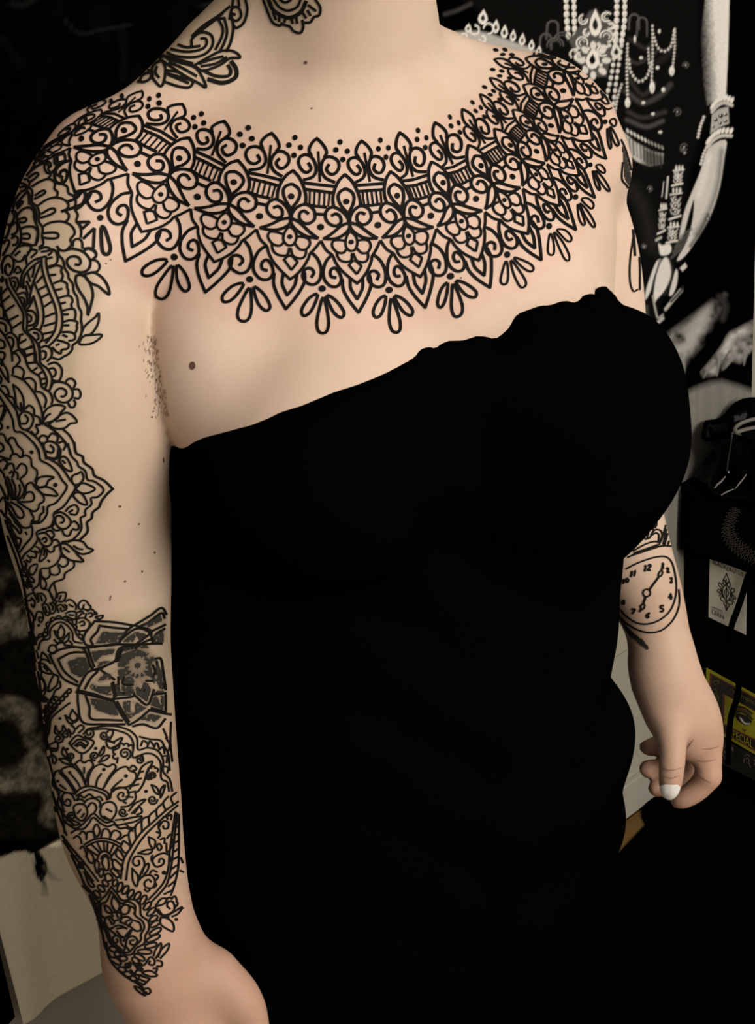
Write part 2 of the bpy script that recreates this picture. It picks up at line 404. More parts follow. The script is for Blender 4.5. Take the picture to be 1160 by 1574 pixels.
for a, b in (((1106, 545), (1100, 578)), ((1095, 555), (1080, 580)), ((1125, 548), (1114, 566)), ((1142, 540), (1140, 560))):
    cv.line([a, b], [7, 1], 0.28, 3)
cv.line([(1120, 540), (1112, 555), (1104, 572)], 3, 0.02, 3, alpha=0.7)
cv.poly([(1010, 1700), (1010, 640), (1046, 608), (1068, 597), (1090, 588), (1108, 586), (1128, 592), (1180, 610), (1180, 1700)], 0.24, 12)  # pale ground at the right, its shade put into the print's tone
st = np.repeat(cv.noise(5, 9)[:1], 1574, 0)
cv.a[560:, 900:] *= (0.90+0.2*st[560:, 900:])
cv.poly([(300, 1160), (880, 760), (1012, 690), (1012, 1700), (300, 1700)], 0.42, 30)  # ground in the middle, dimmed in the print for lighter shade
# left: clouds of dark and pale, the ground and a brush mark
cv.poly([(-60, 850), (40, 850), (110, 1290), (-60, 1290)], 0.012, 10)
def cloud(pts, v, soft, lo=0.2, hi=0.6): cv.poly(pts, v, soft, smooth=3, tex=T(mix, lo, hi))
cloud([(-40, 935), (10, 922), (36, 930), (50, 985), (20, 975), (-40, 990)], 0.24, 16, 0.35, 0.62)
cloud([(-40, 855), (20, 855), (28, 890), (10, 905), (-40, 900)], 0.07, 16, 0.35, 0.65)
cloud([(-40, 1075), (20, 1068), (50, 1085), (52, 1112), (66, 1140), (40, 1165), (30, 1120), (5, 1105), (-40, 1110)], 0.20, 9, 0.25, 0.6)
cloud([(-40, 1180), (20, 1175), (70, 1150), (90, 1220), (92, 1268), (60, 1260), (66, 1220), (30, 1215), (-40, 1235)], 0.26, 12, 0.3, 0.62)
cv.line([(-20, 1190), (40, 1180), (80, 1160)], 12, 0.26, 14, alpha=0.35)
cv.poly([(-80, 1700), (-80, 1345), (0, 1316), (20, 1309), (38, 1307), (46, 1312), (60, 1305), (86, 1290), (100, 1282), (140, 1262), (400, 1100), (400, 1700)], 0.98, 3)
cv.poly([(36, 1296), (48, 1304), (52, 1322), (52, 1338), (60, 1354), (66, 1350), (72, 1334), (66, 1318), (58, 1306), (56, 1294)], 0.003, 2.5, smooth=3)
for dx in (-3, 0, 3, 6): cv.line([(62, 1345), (66+dx*0.6, 1360), (66+dx, 1376)], [4, 2, 0.6], 0.06, 3, alpha=0.6)
for dx in (0, 6, 12): cv.line([(66, 1330), (74+dx*0.6, 1346), (80+dx, 1352)], [4, 1], 0.2, 5, alpha=0.5)
cv.line([(46, 1318), (50, 1330), (50, 1342), (58, 1352)], 2, 0.7, 1.5)
cv.a[840:1300, :160] *= (0.7+1.5*T(0.5*cv.noise(3, 21)+0.5*cv.noise(9, 22), 0.2, 0.8))[840:1300, :160]
cv.a *= (0.94 + 0.12*cv.noise(2, 5))

XL, XR, ZB = -0.115, 1.397, 0.343
gx = np.r_[np.arange(XL, 0.06, 0.0024), np.arange(0.06, 0.25, 0.005), np.arange(0.25, 0.62, 0.02), np.arange(0.62, XR, 0.0018), XR]
gz = np.r_[np.arange(ZB, 0.70, 0.0024), np.arange(0.70, 1.47, 0.0018), np.arange(1.47, 1.90, 0.03)]
GX, GZ = np.meshgrid(gx, gz, indexing='ij')
sm = lambda a, b, x: np.clip((x-a)/(b-a), 0, 1)**2*(3-2*np.clip((x-a)/(b-a), 0, 1))
def cloth_y(x, z):
    fold = 0.010*np.exp(-((x+0.085+0.10*(0.55-z))/0.022)**2)*(1-sm(0.35, 0.62, z)*0.9)     # soft fold low at the left edge
    wave = 0.004*np.sin(x*9+1.0)*(1-0.6*sm(0.5, 1.6, z)) + 0.002*np.sin(x*31+z*3)
    return YW - 0.012 - fold - np.abs(wave)
GY = cloth_y(GX, GZ)
PXL = VW.proj(np.stack([GX, np.full_like(GX, YW-0.012), GZ], -1))
val = cv.sample(PXL[..., 0], PXL[..., 1])
nx, nz = len(gx), len(gz)
ii = np.arange(nx*nz).reshape(nx, nz)
Qt = np.stack([ii[:-1, :-1], ii[1:, :-1], ii[1:, 1:], ii[:-1, 1:]], -1).reshape(-1, 4)
tap_me = mesh_np('tapestry', np.stack([GX, GY, GZ], -1).reshape(-1, 3), Qt)
ca = tap_me.color_attributes.new('print', 'FLOAT_COLOR', 'POINT')
vv = val.ravel(); gl = sm(820, 900, PXL[..., 1].ravel()); bl = 0.88 - 0.13*gl - 0.06*sm(560, 640, PXL[..., 1].ravel())
ca.data.foreach_set('color', np.stack([vv, vv*(0.96-0.03*gl), vv*bl, np.ones_like(vv)], 1).astype(np.float32).ravel())
def print_material(name, rough=0.85, bump=0.0):
    mt = material(name, (0.5, 0.5, 0.5), rough=rough, spec=0.0)
    nt = mt.node_tree; at = nt.nodes.new('ShaderNodeVertexColor'); at.layer_name = 'print'
    nt.links.new(at.outputs[0], nt.nodes['Principled BSDF'].inputs['Base Color'])
    return mt
tapestry = tag(link('wall_tapestry', tap_me, print_material('printed_cloth')), 'black and white printed wall hanging of a jewelled figure, hung behind the person', 'wall hanging')
md = tapestry.modifiers.new('thickness', 'SOLIDIFY'); md.thickness = 0.0012; md.offset = -1
# black cloth hung to its left
black_cloth = material('dark_cloth', (0.0015, 0.0014, 0.0013), rough=1.0, spec=0.0)
gx2 = np.linspace(-0.75, XL-0.004, 60); gz2 = np.linspace(0.352, 1.90, 12)
A, B = np.meshgrid(gx2, gz2, indexing='ij')
i2 = np.arange(A.size).reshape(A.shape)
cur = mesh_np('black_curtain', np.stack([A, YW-0.018+0.010*np.sin(A*48), B], -1).reshape(-1, 3), np.stack([i2[:-1, :-1], i2[1:, :-1], i2[1:, 1:], i2[:-1, 1:]], -1).reshape(-1, 4))
cur = tag(link('wall_curtain', cur, black_cloth), 'plain black cloth hanging beside the pale lower left edge of the printed hanging', 'curtain')
md = cur.modifiers.new('thickness', 'SOLIDIFY'); md.thickness = 0.002
# ------------------------------------------------------------------ the person's body: one implicit surface, meshed once
class Field:
    """distance field on a regular grid; shapes are blended into it one after another"""
    def __init__(self, lo, hi, h):
        self.lo = np.array(lo, float); self.h = h
        self.n = np.ceil((np.array(hi) - self.lo)/h).astype(int) + 1
        self.d = np.full(self.n, 1.0, np.float32)
    def window(self, lo, hi, pad):
        a = np.clip(np.floor((np.array(lo)-pad-self.lo)/self.h).astype(int), 0, self.n-1)
        b = np.clip(np.ceil((np.array(hi)+pad-self.lo)/self.h).astype(int)+1, 1, self.n)
        g = [(self.lo[i] + self.h*np.arange(a[i], b[i])).astype(np.float32) for i in range(3)]
        X, Y, Z = np.meshgrid(*g, indexing='ij', sparse=True)
        return tuple(slice(a[i], b[i]) for i in range(3)), X, Y, Z
    def blend(self, sl, e, k):
        d = self.d[sl]
        k = np.maximum(k, 1e-4)
        hh = np.maximum(k - np.abs(d - e), 0.0)/k
        self.d[sl] = np.minimum(d, e) - hh*hh*k*0.25
    def carve(self, sl, e, k):
        d = self.d[sl]
        hh = np.maximum(k - np.abs(d + e), 0.0)/k
        self.d[sl] = np.maximum(d, -e) + hh*hh*k*0.25
    def chain(self, pts, rad, k=0.02, n=6, squash=None, kfun=None):
        """a limb: spline through points with tapering radius; squash = (axis, factor) flattens the section along an axis"""
        P = catmull(np.column_stack([np.asarray(pts, float), rad]), n)
        R = P[:, 3]; P = P[:, :3]
        S = np.eye(3)
        if squash is not None:
            ax = np.array(squash[0], float); ax /= np.linalg.norm(ax)
            S = np.eye(3) + (1.0/squash[1] - 1.0)*np.outer(ax, ax)
        lo = (P - R[:, None]).min(0); hi = (P + R[:, None]).max(0)
        sl, X, Y, Z = self.window(lo, hi, 0.10)
        Q = P @ S.T
        x = X*S[0, 0]+Y*S[0, 1]+Z*S[0, 2]; y = X*S[1, 0]+Y*S[1, 1]+Z*S[1, 2]; z = X*S[2, 0]+Y*S[2, 1]+Z*S[2, 2]
        x = x.astype(np.float32); y = y.astype(np.float32); z = z.astype(np.float32)
        e = None
        for i in range(len(P)-1):
            a, b = Q[i], Q[i+1]; ab = b - a; L2 = float(ab @ ab)
            if L2 < 1e-10: continue
            t = np.clip(((x-a[0])*ab[0] + (y-a[1])*ab[1] + (z-a[2])*ab[2])*np.float32(1.0/L2), 0, 1).astype(np.float32)
            q = np.sqrt((x-a[0]-t*ab[0])**2 + (y-a[1]-t*ab[1])**2 + (z-a[2]-t*ab[2])**2) - (R[i] + t*(R[i+1]-R[i]))
            e = q if e is None else np.minimum(e, q)
        self.blend(sl, e.astype(np.float32), k if kfun is None else kfun(X, Y, Z))
    def ellipsoid(self, c, r, k=0.02, rot=None, carve=False, kfun=None):
        c = np.array(c, float); r = np.array(r, float)
        sl, X, Y, Z = self.window(c - r.max(), c + r.max(), 0.09)
        x, y, z = X-c[0], Y-c[1], Z-c[2]
        if rot is not None:
            M = np.array(Matrix.Rotation(rot[0], 3, Vector(rot[1])).transposed())
            x, y, z = [M[i, 0]*x + M[i, 1]*y + M[i, 2]*z for i in range(3)]
        k0 = np.sqrt((x/r[0])**2 + (y/r[1])**2 + (z/r[2])**2)
        k1 = np.sqrt((x/r[0]**2)**2 + (y/r[1]**2)**2 + (z/r[2]**2)**2) + 1e-6
        e = (k0*(k0-1.0)/k1).astype(np.float32)
        if carve: self.carve(sl, e, k)
        else: self.blend(sl, e, k if kfun is None else kfun(X, Y, Z))
    def loft(self, zs, cx, cy, ax, ay_front, ay_back, p=2.3, k=0.02):
        """a trunk of superelliptic sections along z"""
        sl, X, Y, Z = self.window((min(np.array(cx)-ax), min(np.array(cy)-ay_front), zs[0]), (max(np.array(cx)+ax), max(np.array(cy)+ay_back), zs[-1]), 0.10)
        z1 = Z.ravel()
        def sp(v):
            c = catmull(np.column_stack([zs, v]), 12)
            return np.interp(z1, c[:, 0], c[:, 1])[None, None, :]
        CX, CY, A, BF, BB = sp(cx), sp(cy), sp(ax), sp(ay_front), sp(ay_back)
        dx = (X - CX)/A; dy = Y - CY
        dy = np.where(dy < 0, dy/BF, dy/BB)
        q = (np.abs(dx)**p + np.abs(dy)**p)**(1.0/p)
        e = (q - 1.0)*np.minimum(A, BF)
        e = np.maximum(e, np.maximum(zs[0]-Z, Z-zs[-1])).astype(np.float32)
        self.blend(sl, e, k)
    def mesh(self):
        """surface nets"""
        d = self.d; n = self.n
        s = d < 0
        c = np.zeros(n-1, np.int8)
        for i in (0, 1):
            for j in (0, 1):
                for l in (0, 1):
                    c += s[i:n[0]-1+i, j:n[1]-1+j, l:n[2]-1+l]
        act = (c > 0) & (c < 8)
        idx = np.full(n-1, -1, np.int32)
        I = np.argwhere(act); idx[act] = np.arange(len(I), dtype=np.int32)
        corner = [(i, j, l) for i in (0, 1) for j in (0, 1) for l in (0, 1)]
        val = np.stack([d[I[:, 0]+a, I[:, 1]+b, I[:, 2]+e] for a, b, e in corner], 1)
        acc = np.zeros((len(I), 3)); cnt = np.zeros(len(I))
        for u in range(8):
            for v in range(u+1, 8):
                du = np.array(corner[v]) - np.array(corner[u])
                if np.abs(du).sum() != 1: continue
                a, b = val[:, u], val[:, v]
                mk = (a < 0) != (b < 0)
                t = np.where(mk, a/(a-b+1e-12), 0)
                acc += np.where(mk[:, None], np.array(corner[u]) + t[:, None]*du, 0); cnt += mk
        V = self.lo + self.h*(I + acc/cnt[:, None])
        Q = []
        for ax in range(3):
            o1, o2 = [(1, 2), (2, 0), (0, 1)][ax]
            sa = [slice(None)]*3; sb = [slice(None)]*3
            sa[ax] = slice(0, n[ax]-1); sb[ax] = slice(1, n[ax])
            A, B = s[tuple(sa)], s[tuple(sb)]
            E = np.argwhere(A != B)
            E = E[(E[:, o1] > 0) & (E[:, o2] > 0) & (E[:, o1] < n[o1]-1) & (E[:, o2] < n[o2]-1)]
            flip = A[E[:, 0], E[:, 1], E[:, 2]]
            def at(d1, d2):
                F_ = E.copy(); F_[:, o1] -= d1; F_[:, o2] -= d2
                return idx[F_[:, 0], F_[:, 1], F_[:, 2]]
            q = np.stack([at(0, 0), at(1, 0), at(1, 1), at(0, 1)], 1)
            q[~flip] = q[~flip][:, ::-1]
            Q.append(q)
        Q = np.vstack(Q); Q = Q[(Q >= 0).all(1)]
        return V, Q

def limb(rows, y):
    """rows of (px, py, radius px, y): pixel centre line of a limb in the photograph -> points and radii in the person's frame"""
    P, R = [], []
    for r in rows:
        yy = r[3] if len(r) > 3 else y
        p = VP.py(r[0], r[1], yy); P.append(p)
        R.append(r[2]*VP.proj(p)[2]/FPX)
    return P, R

HB = 0.0034
body_f = Field((-0.36, -0.30, 0.46), (0.42, 0.20, 1.84), HB)
# trunk
zs = [0.50, 0.62, 0.75, 0.88, 0.98, 1.06, 1.13, 1.20, 1.26, 1.31, 1.345, 1.372, 1.40]
TX = 0.050
trunk = dict(zs=zs, cx=[TX]*6 + [TX+0.013, TX+0.015, TX+0.015, TX+0.010] + [TX]*3, cy=[0.012]*5 + [0.01, 0.008, 0.005, 0.005, 0.008, 0.012, 0.016, 0.02],
            ax=[0.150, 0.185, 0.20, 0.19, 0.180, 0.185, 0.211, 0.217, 0.220, 0.208, 0.170, 0.120, 0.05],
            ay_front=[0.10, 0.115, 0.125, 0.125, 0.118, 0.118, 0.122, 0.120, 0.112, 0.099, 0.080, 0.055, 0.025],
            ay_back=[0.10, 0.12, 0.13, 0.115, 0.10, 0.10, 0.105, 0.105, 0.098, 0.085, 0.066, 0.046, 0.025], p=2.2)
body_f.loft(**trunk, k=0.01)
# breasts
BR = [((TX-0.098, -0.105, 1.120), (0.092, 0.070, 0.088)), ((TX+0.105, -0.105, 1.120), (0.092, 0.070, 0.088))]
for c, r in BR: body_f.ellipsoid(c, r, k=0.05)
# upper chest
body_f.ellipsoid((TX, 0.0, 1.30), (0.15, 0.075, 0.075), k=0.05)
# neck, trapezius
body_f.chain([(TX, 0.035, 1.29), (TX, 0.025, 1.37), (TX, 0.005, 1.44), (TX, -0.002, 1.53)], [0.072, 0.071, 0.070, 0.070], k=0.05)
# head: skull, jaw, chin, nose, lips, brows, ears
HX, HS = TX, 1.13
def hd(x, y, z): return (HX+(x-HX)*HS, y*HS+0.004, 1.462+(z-1.50)*HS)
def head_e(c, r, **kw): body_f.ellipsoid(hd(*c), np.array(r)*HS, **kw)
def head_c(pts, rad, **kw): body_f.chain([hd(*q) for q in pts], np.array(rad)*HS, **kw)
head_e((HX, 0.005, 1.690), (0.092, 0.118, 0.125), k=0.03)
head_e((HX, -0.035, 1.600), (0.074, 0.082, 0.095), k=0.03)
head_e((HX, -0.092, 1.530), (0.030, 0.026, 0.026), k=0.03)
head_c([(HX, -0.108, 1.665), (HX, -0.124, 1.632), (HX, -0.134, 1.612), (HX, -0.112, 1.600)], [0.009, 0.011, 0.014, 0.009], k=0.014)
for s in (-1, 1):
    head_e((HX+s*0.013, -0.128, 1.611), (0.010, 0.012, 0.009), k=0.008)
    head_c([(HX+s*0.016, -0.110, 1.685), (HX+s*0.040, -0.104, 1.690), (HX+s*0.058, -0.086, 1.684)], [0.009, 0.010, 0.008], k=0.015)
    head_e((HX+s*0.034, -0.113, 1.664), (0.019, 0.014, 0.011), k=0.010, carve=True)
    head_e((HX+s*0.034, -0.092, 1.664), (0.0155, 0.0145, 0.0125), k=0.004)
    head_e((HX+s*0.095, 0.015, 1.648), (0.008, 0.020, 0.033), k=0.012, rot=(s*0.25, (0, 0, 1)))
    head_e((HX+s*0.050, -0.085, 1.618), (0.024, 0.020, 0.022), k=0.03)
head_c([(HX-0.024, -0.108, 1.579), (HX-0.008, -0.120, 1.583), (HX+0.008, -0.120, 1.583), (HX+0.024, -0.108, 1.579)], [0.004, 0.007, 0.007, 0.004], k=0.008)
head_c([(HX-0.022, -0.107, 1.573), (HX, -0.118, 1.569), (HX+0.022, -0.107, 1.573)], [0.004, 0.008, 0.004], k=0.006)
for rows in ([(400, 40, 60, 0.05), (355, 75, 60, 0.045), (310, 114, 58, 0.04), (240, 172, 54, 0.03), (165, 232, 50, 0.02)],
             [(690, 115, 50, 0.035), (735, 120, 50, 0.035), (790, 128, 48, 0.035), (840, 145, 50, 0.02), (884, 187, 47, 0.01)]):
    P, R = limb(rows, 0)
    body_f.chain(P, R, k=0.055)
body_f.ellipsoid(VP.py(322, 578, -0.050), (0.036, 0.036, 0.052), k=0.04)          # fold of the chest in front of the armpit
def k_arm(X, Y, Z):           # arms melt into the shoulder above the armpit and only touch the trunk below it
    t = np.clip((Z - 1.240)/0.06, 0, 1)
    return (0.004 + 0.056*t*t*(3-2*t)).astype(np.float32)
near_arm = [(142, 278, 62, 0.01), (116, 335, 84, 0.005), (114, 420, 108, 0.0), (119, 510, 124, 0.0), (126, 650, 138, 0.0), (134, 783, 128, 0.005), (149, 888, 113, 0.008),
            (156, 985, 105, 0.005), (165, 1059, 100, 0.0), (173, 1148, 98, -0.01), (183, 1240, 95, -0.02), (192, 1290, 89, -0.025), (215, 1368, 74, -0.035),
            (230, 1440, 73, -0.045), (240, 1480, 72, -0.05)]
P, R = limb(near_arm, 0)
body_f.chain(P, R, n=9, kfun=k_arm)
far_arm = [(852, 196, 34, 0.01), (862, 242, 35, 0.0), (906, 300, 44, 0.0), (923, 380, 55, 0.0), (928, 470, 62, 0.0), (930, 560, 62, 0.0), (935, 680, 62, 0.005), (948, 775, 66, 0.0), (968, 850, 63, -0.01),
           (995, 920, 54, -0.02), (1014, 985, 46, -0.035), (1018, 1024, 45, -0.045)]
P, R = limb(far_arm, 0)
body_f.chain(P, R, n=9, kfun=k_arm)
# far hand: back of the hand, thumb, curled fingers
def hand(rows, k=0.006, n=4):
    P, R = limb(rows, 0); body_f.chain(P, R, k=k, n=n)
hand([(1018, 1020, 45, -0.045), (1036, 1062, 49, -0.055), (1052, 1100, 50, -0.062), (1058, 1125, 44, -0.066)], k=0.02)
hand([(1050, 1080, 38, -0.060), (1072, 1112, 32, -0.068), (1084, 1132, 25, -0.074), (1088, 1162, 21, -0.082), (1088, 1190, 20, -0.088)], k=0.014)   # index, first joint
hand([(1089, 1194, 19, -0.088), (1070, 1214, 18, -0.082), (1052, 1226, 16, -0.076), (1043, 1230, 13, -0.072)], k=0.004)                             # index, end
hand([(1022, 1062, 40, -0.056), (1026, 1100, 34, -0.070), (1031, 1130, 25, -0.088), (1033, 1155, 20.5, -0.100), (1032, 1180, 19.5, -0.106), (1030, 1203, 17.5, -0.108), (1029, 1213, 13.5, -0.108)], k=0.020)  # thumb
hand([(1062, 1120, 24, -0.040), (1066, 1165, 20, -0.045), (1058, 1192, 19, -0.045), (1030, 1206, 17, -0.040), (1010, 1211, 14, -0.040)], k=0.004)      # middle
hand([(1050, 1120, 22, -0.015), (1048, 1160, 18, -0.020), (1025, 1180, 17, -0.022), (996, 1182, 14, -0.024)], k=0.004)                                 # ring
hand([(1030, 1110, 20, 0.005), (1020, 1138, 16, 0.0), (1003, 1148, 14, -0.004), (993, 1149, 11, -0.006)], k=0.004)                                     # little
# near hand
hand([(240, 1480, 72, -0.05), (262, 1525, 78, -0.055), (286, 1575, 82, -0.06), (300, 1630, 74, -0.065), (305, 1665, 62, -0.07)], k=0.02)
hand([(330, 1500, 40, -0.075), (365, 1535, 36, -0.09), (385, 1570, 28, -0.10), (388, 1620, 26, -0.105), (378, 1665, 22, -0.105), (370, 1690, 17, -0.105)], k=0.02)
for i, (x, l) in enumerate(((352, 120), (318, 140), (284, 128), (252, 100))):
    y0 = -0.085 + 0.022*i
    hand([(x, 1640, 27, y0), (x+8, 1640+l*0.45, 24, y0-0.002), (x-2, 1640+l*0.8, 21, y0-0.001), (x-24, 1640+l, 17, y0+0.002)], k=0.005)

# light relaxation
def relax(V, Q, it=2, lam=0.5):
    E = np.vstack([Q[:, [0, 1]], Q[:, [1, 2]], Q[:, [2, 3]], Q[:, [3, 0]]])
    E = np.vstack([E, E[:, ::-1]])
    n = len(V); cnt = np.bincount(E[:, 0], minlength=n)[:, None]
    for _ in range(it):
        for l in (lam, -lam*1.03):
            S = np.stack([np.bincount(E[:, 0], weights=V[E[:, 1], i], minlength=n) for i in range(3)], 1)
            V = V + l*(S/np.maximum(cnt, 1) - V)
    return V
V, Q = body_f.mesh()
V = relax(V, Q, 4)
body_me = mesh_np('body', V, Q)
body_V, body_Q = V, Q
def bvh_of(V, Q):
    return BVHTree.FromPolygons([tuple(v) for v in V], [tuple(map(int, q)) for q in Q])
body_bvh = bvh_of(body_V, body_Q)
def hit(px, py, bvh=None):
    """where the sight line of a pixel meets the body (model units)"""
    r = VP.ray(px, py); r = r/np.linalg.norm(r)
    return (bvh or body_bvh).ray_cast(Vector(VP.C), Vector(r))
# ------------------------------------------------------------------ the dress: trunk grown by the cloth, cut at the hem
ZF = 1.30 - 1.30/SCALE                 # the floor in model units
dress_f = Field((-0.30, -0.36, ZF-0.02), (0.45, 0.28, 1.26), 0.0055)
zd = [ZF+0.012, -0.05, 0.15, 0.35, 0.50, 0.62, 0.75, 0.82, 0.89, 0.98, 1.06, 1.13, 1.20, 1.25]
dress_f.loft(zd, [0.02, 0.01, 0.005, 0.0, -0.002, 0.040, 0.056, 0.050, 0.056, 0.058, 0.058, 0.062, 0.064, 0.066], [0.012]*14,
             [0.17, 0.17, 0.175, 0.182, 0.200, 0.230, 0.232, 0.218, 0.229, 0.222, 0.217, 0.221, 0.226, 0.230],
             [0.15, 0.145, 0.14, 0.135, 0.135, 0.14, 0.145, 0.142, 0.138, 0.130, 0.130, 0.134, 0.132, 0.126],
             [0.15, 0.145, 0.14, 0.135, 0.13, 0.135, 0.14, 0.13, 0.124, 0.11, 0.112, 0.116, 0.117, 0.115], p=2.2, k=0.01)
dress_f.ellipsoid((TX+0.130, -0.090, 1.078), (0.108, 0.085, 0.125), k=0.04)
for c, r in BR: dress_f.ellipsoid(c, np.array(r)+0.010, k=0.05)
hem_px = [(262, 655), (280, 660), (330, 663), (430, 632), (510, 602), (590, 572), (640, 545), (715, 522), (760, 520), (800, 484), (850, 470), (905, 462), (945, 460), (985, 470)]
hp = []
for px, py in hem_px:
    h = hit(px, py)[0]
    if h is not None: hp.append((h.x, h.z))
hp = np.array(sorted(hp))
def hem_z(X, Y):
    f = np.interp(X, hp[:, 0], hp[:, 1])
    b_ = np.interp(X, [-0.2, 0.3], [1.150, 1.165])
    t = np.clip((Y + 0.06)/0.12, 0, 1); t = t*t*(3-2*t)
    return f*(1-t) + b_*t
sl, X, Y, Z = dress_f.window(dress_f.lo, dress_f.lo + dress_f.h*dress_f.n, 0)
# vertical drape folds below the waist
ang = np.arctan2(Y-0.012, X-TX)
fold = (0.005*np.sin(ang*7+1.0) + 0.003*np.sin(ang*13+2.0 + Z*2))*np.clip((0.95-Z)/0.6, 0, 1)
wr = 0.0022*np.sin(Z*60+X*22+3*np.sin(X*14)) + 0.0018*np.sin(Z*38-X*45)
dress_f.d = (dress_f.d + fold + wr*np.clip((1.2-Z)/0.1, 0, 1)).astype(np.float32)
dress_f.carve(sl, (hem_z(X, Y) - 0.0 - Z)*0.9, 0.014)
# rolled bumps and a knot of cloth along the hem
for px, py, r in ((925, 456, 17), (908, 466, 14), (936, 458, 11), (868, 476, 11), (832, 482, 10), (805, 492, 10), (735, 526, 9), (690, 532, 8), (655, 544, 9)):
    h = hit(px, py)
    if h[0] is None: continue
    q = h[0]; rr = r*VP.proj(q)[2]/FPX
    dress_f.ellipsoid((q.x, q.y, q.z), (rr*1.1, rr*0.9, rr), k=0.010)
V, Q = dress_f.mesh()
V = relax(V, Q, 3)
dress_me = mesh_np('dress', V, Q)
dress_bvh = bvh_of(V, Q)
skin = material('skin', (0.62, 0.47, 0.36), rough=0.55, spec=0.22)
noise_color(skin, (0.585, 0.425, 0.325), (0.665, 0.515, 0.405), 9, detail=8, lo=0.3, hi=0.7, bump=0.06, bscale=260)
def redder_hands(mt):
    """hands are rosier than the arms"""
    nt = mt.node_tree; b = nt.nodes['Principled BSDF']; src = b.inputs['Base Color'].links[0].from_socket
    tc = nt.nodes.new('ShaderNodeTexCoord'); sx = nt.nodes.new('ShaderNodeSeparateXYZ'); nt.links.new(tc.outputs['Object'], sx.inputs[0])
    mr = nt.nodes.new('ShaderNodeMapRange'); mr.inputs[1].default_value = 0.95; mr.inputs[2].default_value = 0.68
    nt.links.new(sx.outputs[2], mr.inputs[0])
    mx = nt.nodes.new('ShaderNodeMix'); mx.data_type = 'RGBA'; mx.blend_type = 'MULTIPLY'
    nt.links.new(mr.outputs[0], mx.inputs[0]); nt.links.new(src, mx.inputs[6]); mx.inputs[7].default_value = (0.84, 0.67, 0.62, 1)
    nt.links.new(mx.outputs[2], b.inputs['Base Color'])
redder_hands(skin)
# skin under old ink is a little olive, skin around the fresh collar a little pink; arms and neck also carry painted shade
tint = Canvas(1160, 1574, 0.0); pink = Canvas(1160, 1574, 0.0)
tint.poly([(130, 470), (235, 480), (262, 640), (285, 700), (285, 1000), (290, 1400), (320, 1460), (420, 1560), (420, 1640), (150, 1640), (-80, 1400), (-80, 400)], 0.42, 40)  # near arm darkened overall: weaker light painted into the skin colour
tint.poly([(420, -20), (700, -20), (690, 60), (640, 120), (560, 140), (470, 120), (400, 60)], 0.35, 60)  # neck darkened in colour to hold down the lamp's brightness there
tint.poly([(935, 760), (1075, 760), (1130, 1250), (960, 1260), (930, 900)], 0.30, 10)  # far forearm and hand, shade painted in the same way
tint.poly([(112, 250), (125, 345), (118, 365), (130, 400), (150, 440), (160, 450), (140, 480), (155, 520), (120, 540), (115, 600), (125, 640), (100, 650), (120, 700), (172, 752), (140, 830), (145, 860), (100, 890), (110, 940), (155, 950), (255, 930), (275, 1000), (275, 1100), (275, 1300), (245, 1400), (215, 1530), (-80, 1530), (-80, 250)], 1.0, 14)
tint.poly([(205, 130), (250, 70), (330, -20), (390, -20), (375, 40), (350, 70), (365, 105), (320, 140), (230, 128)], 0.9, 10)
tint.poly([(405, -20), (490, -20), (490, 20), (455, 48), (420, 35)], 0.8, 8)
_band = np.vstack([[( -10, 330), (60, 210)], [(150, 140), (236, 140), (305, 172), (378, 198), (453, 212), (525, 218), (589, 214), (648, 198), (699, 172), (735, 150), (756, 120), (774, 70)], [(950, 150), (945, 250), (915, 330), (880, 395), (800, 450), (700, 490), (600, 515), (495, 520), (370, 500), (240, 465), (150, 400), (100, 340)]])
pink.poly(_band, 1.0, 22)
_pp = VP.proj(body_V)
_ca = body_me.color_attributes.new('tint', 'FLOAT_COLOR', 'POINT')
def _s(c):
    return np.where((_pp[:, 0] > -80) & (_pp[:, 0] < 1160) & (_pp[:, 1] > -20) & (_pp[:, 1] < 1574), c.sample(_pp[:, 0], _pp[:, 1]), 0)
_front = body_V[:, 1] < 0.09
_ca.data.foreach_set('color', np.stack([_s(tint), _s(pink)*_front, _s(pink)*0, np.ones(len(body_V))], 1).astype(np.float32).ravel())
def tinted(mt):
    nt = mt.node_tree; b = nt.nodes['Principled BSDF']; src = b.inputs['Base Color'].links[0].from_socket
    at = nt.nodes.new('ShaderNodeVertexColor'); at.layer_name = 'tint'; sp = nt.nodes.new('ShaderNodeSeparateColor'); nt.links.new(at.outputs[0], sp.inputs[0])
    for ch, c in ((0, (0.74, 0.755, 0.68, 1)), (1, (0.99, 0.925, 0.93, 1)), (2, (0.26, 0.26, 0.25, 1))):
        mx = nt.nodes.new('ShaderNodeMix'); mx.data_type = 'RGBA'; mx.blend_type = 'MULTIPLY'
        nt.links.new(sp.outputs[ch], mx.inputs[0]); nt.links.new(src, mx.inputs[6]); mx.inputs[7].default_value = c; src = mx.outputs[2]
    nt.links.new(src, b.inputs['Base Color'])
tinted(skin)
_b = skin.node_tree.nodes['Principled BSDF']
_b.inputs['Subsurface Weight'].default_value = 0.12; _b.inputs['Subsurface Radius'].default_value = (1.0, 0.35, 0.2); _b.inputs['Subsurface Scale'].default_value = 0.006
A_ = Vector((0.0, -0.10, 1.30)); A_w = Matrix.Rotation(-tn, 3, 'Z') @ A_     # the breastbone; the body is modelled about it
person = tag(empty('person', A_w - SCALE*A_w, -tn), 'person in a black strapless dress with ornamental tattoos over chest and arms', 'person')
person.scale = (SCALE,)*3
body = link('body', body_me, skin, person)
dress_m = material('black_cloth', (0.0012, 0.0011, 0.0011), rough=1.0, spec=0.0)
dress = tag(link('dress', dress_me, dress_m, person), 'plain black strapless cloth dress')
